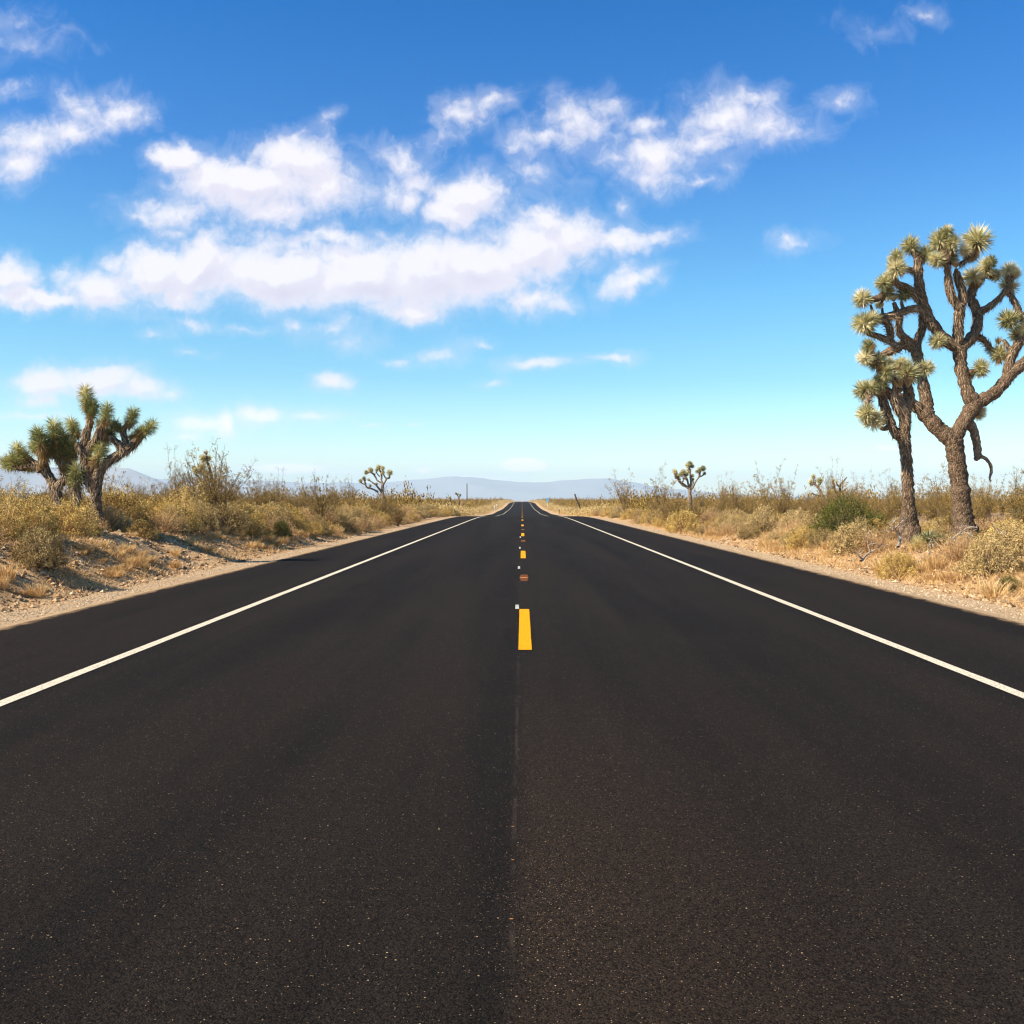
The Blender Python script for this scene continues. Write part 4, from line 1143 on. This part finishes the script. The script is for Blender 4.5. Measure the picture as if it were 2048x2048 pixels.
# dry grass clumps
def grass_clump(x, y, s):
    root = link("dry_grass_clump", GRASS[rsS.integers(4)], loc=(x, y, gz(x, y)), cat="grass clump")
    root.scale = (s * rsS.uniform(.9, 1.6), s * rsS.uniform(.9, 1.6), s * rsS.uniform(.7, 1.2)); root.rotation_euler = (0, 0, rsS.uniform(0, 6))
    return root
ng = 0
for k in range(3000):
    if ng >= 270: break
    side = -1 if rsS.random() < .45 else 1
    y = 11.5 + 50 * rsS.random() ** 1.5
    x = side * (HALF + rsS.uniform(1.25, 3.4 if side > 0 else 2.6))
    if not inview(x, y, .3) or not free(x, y, .05): continue
    if fbm(np.array([x * .5 + 9]), np.array([y * .45]), 61, 3)[0] < -.03 and rsS.random() < .8: continue
    o = grass_clump(x, y, rsS.uniform(.5, 1.05) * (.75 if side < 0 else 1.0)); ng += 1
    register(o, 'dry_grass_clump', x, y, 0)

# labels: front plants one by one, hidden back rows share one
ORD = ["leftmost", "second from left", "third from left", "fourth from left", "fifth from left", "sixth from left", "seventh from left", "eighth from left", "ninth from left", "tenth from left", "eleventh from left", "twelfth from left", "thirteenth from left", "fourteenth from left", "fifteenth from left", "sixteenth from left", "seventeenth from left", "eighteenth from left", "nineteenth from left", "twentieth from left"]
from collections import defaultdict
buckets = defaultdict(list)
for e in scat:
    rowname = {9: "back row", 0: "edge row", 1: "front row"}.get(e[4], "inner rows")
    rk = rowname
    buckets[(e[1], e[3], rk)].append(e)
for (kind, lm, rk), es in buckets.items():
    es.sort(key=lambda e: e[2])
    g = f"{DESC[kind]} plants {lm}"
    for i, e in enumerate(es):
        o = e[0]
        o['group'] = g
        o['category'] = "grass clump" if kind == 'dry_grass_clump' else "shrub"
        if rk != "inner rows" and len(es) == 1: o['label'] = f"only {DESC[kind]} {lm}, {rk}"
        elif rk != "inner rows" and i < len(ORD): o['label'] = f"{DESC[kind]} {lm}, {rk}, {ORD[i]}"
        elif rk != "inner rows": o['label'] = f"{DESC[kind]} {lm}, {rk}, farther right"
        else: o['label'] = f"{DESC[kind]} crowded behind the front row {lm}"

# ------------------------------------------------------------------ far scrub (uncountable)
def low_bush(seed, n=60, H=1.0, Rr=1.0, leaf=.20):
    rs = np.random.default_rng(seed)
    ct = rs.uniform(0, 1, n); ph = rs.uniform(0, 2 * np.pi, n); st = np.sqrt(1 - ct ** 2)
    p = np.stack([st * np.cos(ph) * Rr, st * np.sin(ph) * Rr, ct * H], -1) * rs.uniform(.45, 1.05, n)[:, None]
    d = rs.normal(0, 1, (n, 3)) + [0, 0, .1]
    v, q, t = leaves(p, d, leaf, leaf * .3, rs, np.clip(rs.normal(.5, .22, n), 0, 1))
    return v, q, t
def scatter_stuff(name, spots, mat, n=60, leaf=.2):
    base = [low_bush(300 + k, n, leaf=leaf) for k in range(4)]
    Vs, Qs, Ts = [], [], []; c = 0
    rs = np.random.default_rng(9)
    for (x, y, s, h) in spots:
        v, q, t = base[rs.integers(4)]
        a = rs.uniform(0, 6.28); ca, sa = math.cos(a), math.sin(a)
        vv = np.stack([(v[:, 0] * ca - v[:, 1] * sa) * s + x, (v[:, 0] * sa + v[:, 1] * ca) * s + y, v[:, 2] * h], -1)
        Vs.append(vv); Qs.append(q + c); Ts.append(np.clip(t + rs.uniform(-.2, .2), 0, 1)); c += len(v)
    V = np.concatenate(Vs)
    cx = np.repeat([s_[0] for s_ in spots], len(base[0][0])); cy = np.repeat([s_[1] for s_ in spots], len(base[0][0]))
    V[:, 2] += ground(cx, cy)
    return link(name, mesh_np(name, V, None, np.concatenate(Qs), M[mat], False, np.concatenate(Ts)), kind='stuff')
rf = np.random.default_rng(15)
sp_t, sp_o = [], []
for side in (-1, 1):
    for k in range(1500):
        y = 105 + 900 * rf.random() ** 1.6; s = 1.6 + 5 * rf.random()
        sp_t.append((side * (HALF + s), y, rf.uniform(.5, 1.0), rf.uniform(.8, 1.45)))
    for k in range(3200):
        y = 95 + 1150 * rf.random() ** 1.5; s = 5 + (y * .55) * rf.random() ** 1.6
        x = side * (HALF + s)
        if not inview(x, y, 5): continue
        sp_o.append((x, y, rf.uniform(.7, 1.3), rf.uniform(1.4, 2.7) * (1.3 if rf.random() < .1 else 1)))
for (_, x, y) in cre[270:]:
    sp_o.append((x, y, rf.uniform(.7, 1.1), rf.uniform(1.1, 1.9)))
scatter_stuff("far_brush", sp_t, 'salt', 90, .17).__setitem__('label', "tan brush lining the far verges")
scatter_stuff("far_scrub", sp_o, 'creosote', 130, .15).__setitem__('label', "olive scrub covering the far desert")

# ------------------------------------------------------------------ low dry grass and litter on the banks (uncountable)
rg = np.random.default_rng(19)
N = 90000
side = np.where(rg.random(N) < .5, -1, 1)
y = 10.5 + 62 * rg.random(N) ** 1.5
s = np.where(side > 0, rg.uniform(.9, 4.2, N), rg.uniform(1.0, 3.4, N))
x = side * (HALF + s)
den = fbm(x * .6 + 5, y * .5, 61, 3) + np.where(side > 0, .06, .03) + rg.normal(0, .07, N)
keep = (den > .05) & (np.abs(x) < .525 * y + .5)
x, y, side = x[keep], y[keep], side[keep]; n = len(x)
b = np.stack([x, y, ground(x, y) - .01], -1)
lean = rg.normal(0, .6, (n, 3)) * [1, 1, 0]
h = rg.uniform(.04, .15, n) * np.where(side > 0, 1.25, .8)
tip = b + lean * h[:, None] + np.stack([0 * h, 0 * h, h], -1)
v, q, t = strips(b, tip, np.full(n, .0045), np.full(n, .0015), rg, np.clip(rg.normal(.45, .2, n), 0, 1))
link("dry_grass", mesh_np("dry_grass", v, None, q, M['grass'], False, t), kind='stuff')

# gravel and clods
def octa(n, rs):
    o = np.array([[1, 0, 0], [0, 1, 0], [-1, 0, 0], [0, -1, 0], [0, 0, 1], [0, 0, -1]], float)
    f = np.array([[0, 1, 4], [1, 2, 4], [2, 3, 4], [3, 0, 4], [1, 0, 5], [2, 1, 5], [3, 2, 5], [0, 3, 5]])
    V = o[None] * rs.uniform(.55, 1.2, (n, 6, 1))
    a = rs.uniform(0, 6.28, n); ca, sa = np.cos(a)[:, None], np.sin(a)[:, None]
    V = np.stack([V[..., 0] * ca - V[..., 1] * sa, V[..., 0] * sa + V[..., 1] * ca, V[..., 2] * .7], -1)
    F = f[None] + (np.arange(n) * 6)[:, None, None]
    return V, F.reshape(-1, 3)
def pebbles(name, n, smin, smax, rmin, rmax, mat, seed, ymax=45):
    rs = np.random.default_rng(seed)
    y = 9 + (ymax - 9) * rs.random(n) ** 1.7
    sd = np.where(rs.random(n) < .5, -1, 1)
    x = sd * (HALF + rs.uniform(smin, smax, n))
    k = np.abs(x) < .53 * y + .5; x, y = x[k], y[k]; n = len(x)
    V, F = octa(n, rs)
    r = rmin + (rmax - rmin) * rs.random(n) ** 3
    gzz = np.where(np.abs(x) < HALF - .04, roadz(y) + .013, ground(x, y))
    V = V * r[:, None, None] + np.stack([x, y, gzz + r * .2], -1)[:, None]
    t = np.repeat(np.clip(rs.normal(.5, .3, n), 0, 1), 6)
    link(name, mesh_np(name, V.reshape(-1, 3), F, None, mat, False, t), kind='stuff')
M['gravel'] = mat_leaf("mixed gravel", [(0, (.24, .165, .105)), (.5, (.52, .39, .25)), (1, (.76, .63, .46))], 0, 0, .9)
M['clod'] = mat_leaf("soil clods", [(0, (.13, .085, .055)), (.5, (.42, .26, .13)), (1, (.64, .47, .29))], 0, 0, .95)
pebbles("gravel", 15000, .25, .95, .007, .022, M['gravel'], 5, 50)
pebbles("soil_clods", 26000, .8, 3.4, .010, .065, M['clod'], 6, 45)

# pale stones one could pick up
def stone_mesh(seed):
    rs = np.random.default_rng(seed)
    import bmesh
    bm = bmesh.new(); bmesh.ops.create_icosphere(bm, subdivisions=2, radius=1)
    off = rs.normal(0, 1, (6, 3)); off /= np.linalg.norm(off, axis=1)[:, None]
    for v in bm.verts:
        p = np.array(v.co); k = 1.0
        for o_ in off:
            d = p @ o_
            if d > .62: k = min(k, .62 / d + .05)
        v.co = Vector(p * k * (1 + rs.normal(0, .03))) * 1.0
        v.co.z *= .65
    me = bpy.data.meshes.new("stone"); bm.to_mesh(me); bm.free(); me.materials.append(M['stone'])
    return me
STN = [stone_mesh(k) for k in range(4)]
stones = [(85, 1150, .055, "small white stone on the shadowed left bank near the lone saltbush"), (125, 1105, .05, "little pale stone in the shade below the yellow speckled rabbitbrush"), (700, 1043, .09, "white stone on the left bank nearest the vanishing road"),
          (562, 1082, .09, "pale stone at the left gravel edge below the leggy creosote"), (385, 1062, .07, "pale stone in orange grass below the yellow bushes, left verge"), (1384, 1056, .12, "white rock right beside the large yellow green rabbitbrush"),
          (1335, 1053, .12, "white rock left of the large yellow green rabbitbrush"), (1408, 1072, .08, "flat pale stone between the rabbitbrush and the little green plant"), (1800, 1088, .10, "bright white stone among deadwood at the slim joshua trunk"),
          (1890, 1120, .09, "flat bright stone on the bare right mound"), (2010, 1207, .04, "small pale stone near the tiny green sprout"), (1570, 1105, .06, "pale stone at the right gravel edge below the bright green bush"), (1940, 1150, .045, "small stone low on the right mound")]
rst = np.random.default_rng(3)
for px, py, r, lab in stones:
    # march along the view ray to the soil
    D = 9.0
    while D < 90:
        p = at(px, py, D)
        if p[2] <= gz(p[0], p[1]): break
        D += .15
    o = link("stone", STN[rst.integers(4)], loc=(p[0], D, gz(p[0], D) + r * .2), label=lab, cat="stone", group="pale stones on the verges")
    o.scale = (r * rst.uniform(1, 1.5), r, r * .9); o.rotation_euler = (0, 0, rst.uniform(0, 6))

# ------------------------------------------------------------------ bleached deadwood on the right
def deadwood(label, D, pts_list, w=.03, seed=1):
    rs = np.random.default_rng(seed)
    first = at(*pts_list[0][0], D); loc = np.array([first[0], first[1], gz(first[0], first[1])])
    Vs, Qs, Ts = [], [], []; n = 0
    for li, pts in enumerate(pts_list):
        P = np.array([at(px, py, D + .25 * math.sin(i * 1.3 + li)) for i, (px, py) in enumerate(pts)])
        for k in range(len(P)):
            P[k][2] = max(P[k][2], gz(P[k][0], P[k][1]) + .01)
        S = spline(P, 5)
        v, q, t = tube(S - loc, np.linspace(w if li == 0 else w * .6, w * .22, len(S)), 7, rs, .1)
        Vs.append(v); Qs.append(q + n); Ts.append(t + n); n += len(v)
        for k in range(3):                       # side twigs
            i = rs.integers(len(S) // 3, len(S)); e = S[i] + rs.normal(0, .16, 3) + [0, 0, .05]
            pth = np.array([S[i], (S[i] + e) / 2 + rs.normal(0, .02, 3), e])
            v, q, t = tube(spline(pth, 3) - loc, np.linspace(w * .35, w * .12, 7), 5, rs, .1)
            Vs.append(v); Qs.append(q + n); Ts.append(t + n); n += len(v)
    return link("fallen_branch", mesh_np("fallen_branch", np.concatenate(Vs), np.concatenate(Ts), np.concatenate(Qs), M['bleached'], True), loc=tuple(loc), label=label, cat="dead branch", group="bleached deadwood by the tall joshua trees")
deadwood("arched white branch lying on the mound right of the thick trunk", 20.5, [[(1893, 1090), (1912, 1072), (1935, 1056), (1955, 1055)], [(1915, 1070), (1935, 1066), (1948, 1074)], [(1893, 1090), (1920, 1086), (1940, 1089)]], .032, 2)
deadwood("upright bleached branch leaning at the left foot of the slim trunk", 21.3, [[(1796, 1094), (1800, 1072), (1790, 1058), (1802, 1046), (1806, 1040)], [(1790, 1058), (1782, 1062), (1776, 1055)], [(1800, 1072), (1808, 1056), (1812, 1048)], [(1788, 1060), (1788, 1044), (1798, 1037)]], .036, 4)
deadwood("tangled pale branch low at the gravel below the slim trunk", 20.0, [[(1722, 1122), (1735, 1108), (1752, 1098), (1762, 1087)], [(1740, 1104), (1738, 1090), (1755, 1086)], [(1726, 1120), (1716, 1108), (1722, 1096)]], .03, 6)
deadwood("short curved white branch between the two tall trunks", 19.6, [[(1838, 1124), (1855, 1112), (1862, 1096), (1862, 1078)], [(1862, 1096), (1868, 1088), (1864, 1078)]], .024, 8)
deadwood("thin dead branch at the right edge above the olive saltbush", 17.8, [[(2020, 1135), (2040, 1124), (2060, 1115)], [(1985, 1048), (1996, 1062), (2010, 1070)]], .022, 10)

# dark fallen crown between the trunks
fx, fy = at(1858, 1045, 22.6)[:2]
fr = thing("fallen_yucca_head", (fx, fy, gz(fx, fy)), "dark green fallen bayonet crown on the ground between the two tall trunks", "tree debris")
for k, (dx, dz, r) in enumerate([(0, .18, .27), (.28, .16, .22), (-.2, .12, .2)]):
    o = link("leaf_rosette", ROS[k][0], fr, (dx, .05 * k, dz)); o.scale = (r,) * 3; o.rotation_euler = (.6 * k - .5, .5 + k, k)

# ------------------------------------------------------------------ distant posts
def pole(name, px, py_top, D, w, label, cat, mat, lean=0.0, extra=None):
    x = (px - VPX) / FPX * D; g = gz(x, D); top = EYE - (py_top - VPY) / FPX * D
    h = top - g
    S = np.array([[0, 0, -.3], [0, 0, h * .33], [lean * h * .6, 0, h * .7], [lean * h, 0, h]])
    v, q, t = tube(spline(S, 3), np.linspace(w * 1.2, w * .8, 10), 10, np.random.default_rng(1), .01)
    return link(name, mesh_np(name, v, t, q, mat, True), loc=(x, D, g), label=label, cat=cat), h
M['polewood'] = mat_bark("weathered pole wood", (.09, .07, .06), (.15, .12, .10), (.06, .05, .04))
M['blue'] = mat_plain("pale blue sign paint", (.16, .42, .70), .5)
M['postwhite'] = mat_plain("white post paint", (.80, .80, .78), .5, var=.04)
M['brown'] = mat_plain("brown post paint", (.16, .08, .05), .6)
root = thing("utility_pole", (-13.2, 240, gz(-13.2, 240)), "thin tall dark pole standing alone left of the road near the horizon", "pole")
me_ = tube(np.array([[0, 0, -.5], [0, 0, 2.], [0, 0, 4.], [0, 0, 5.35 - gz(-13.2, 240)]]), np.array([.13, .12, .11, .10]), 10, np.random.default_rng(1), 0)
link("shaft", mesh_np("shaft", me_[0], me_[2], me_[1], M['polewood'], True), root)
o, h = pole("dead_joshua_stump", 1160, 988, 150, .13, "dark leaning dead trunk sticking up from scrub right of the road", "dead trunk", M['polewood'], -.25)
# blue roadside sign
bx, by = (1095 - VPX) / FPX * 300, 300
rt = thing("roadside_sign", (bx, by, gz(bx, by)), "pale blue upright sign on the right verge near the horizon", "sign")
zt = EYE - (995 - 1000) / FPX * 300 - gz(bx, by)
link("post", box_mesh([(0, .06, zt * .5, .1, .08, zt + .2)], M['postwhite'], "post"), rt)
link("sign_panel", box_mesh([(0, 0, zt - .75, .62, .04, 1.5)], M['blue'], "sign_panel"), rt)
for px, py, D, lab in [(1014, 1001, 300, "white marker post on the left verge near the horizon, left of its twin"), (1020, 1003, 255, "white marker post on the left verge near the horizon, nearer the road")]:
    x = -(HALF + 1.3) if px > 1015 else -(HALF + 1.9)
    g = gz(x, D)
    r_ = thing("marker_post", (x, D, g), lab, "post", "white marker posts on the left verge")
    link("post", box_mesh([(0, 0, .55, .12, .04, 1.3)], M['postwhite'], "post"), r_)
    link("reflector", box_mesh([(0, -.03, 1.12, .30, .02, .30)], M['postwhite'], "reflector"), r_)
x, D = HALF + 1.6, 195
r_ = thing("marker_post", (x, D, gz(x, D)), "brown marker post on the right verge near the horizon", "post")
link("post", box_mesh([(0, 0, .55, .14, .05, 1.3)], M['brown'], "post"), r_)
link("reflector", box_mesh([(0, -.04, 1.1, .12, .02, .16)], M['postwhite'], "reflector"), r_)
print("objects", len(bpy.data.objects), "scatter", len(scat), "creosote spots", len(cre))
from collections import Counter
print(Counter(e[1] for e in scat))
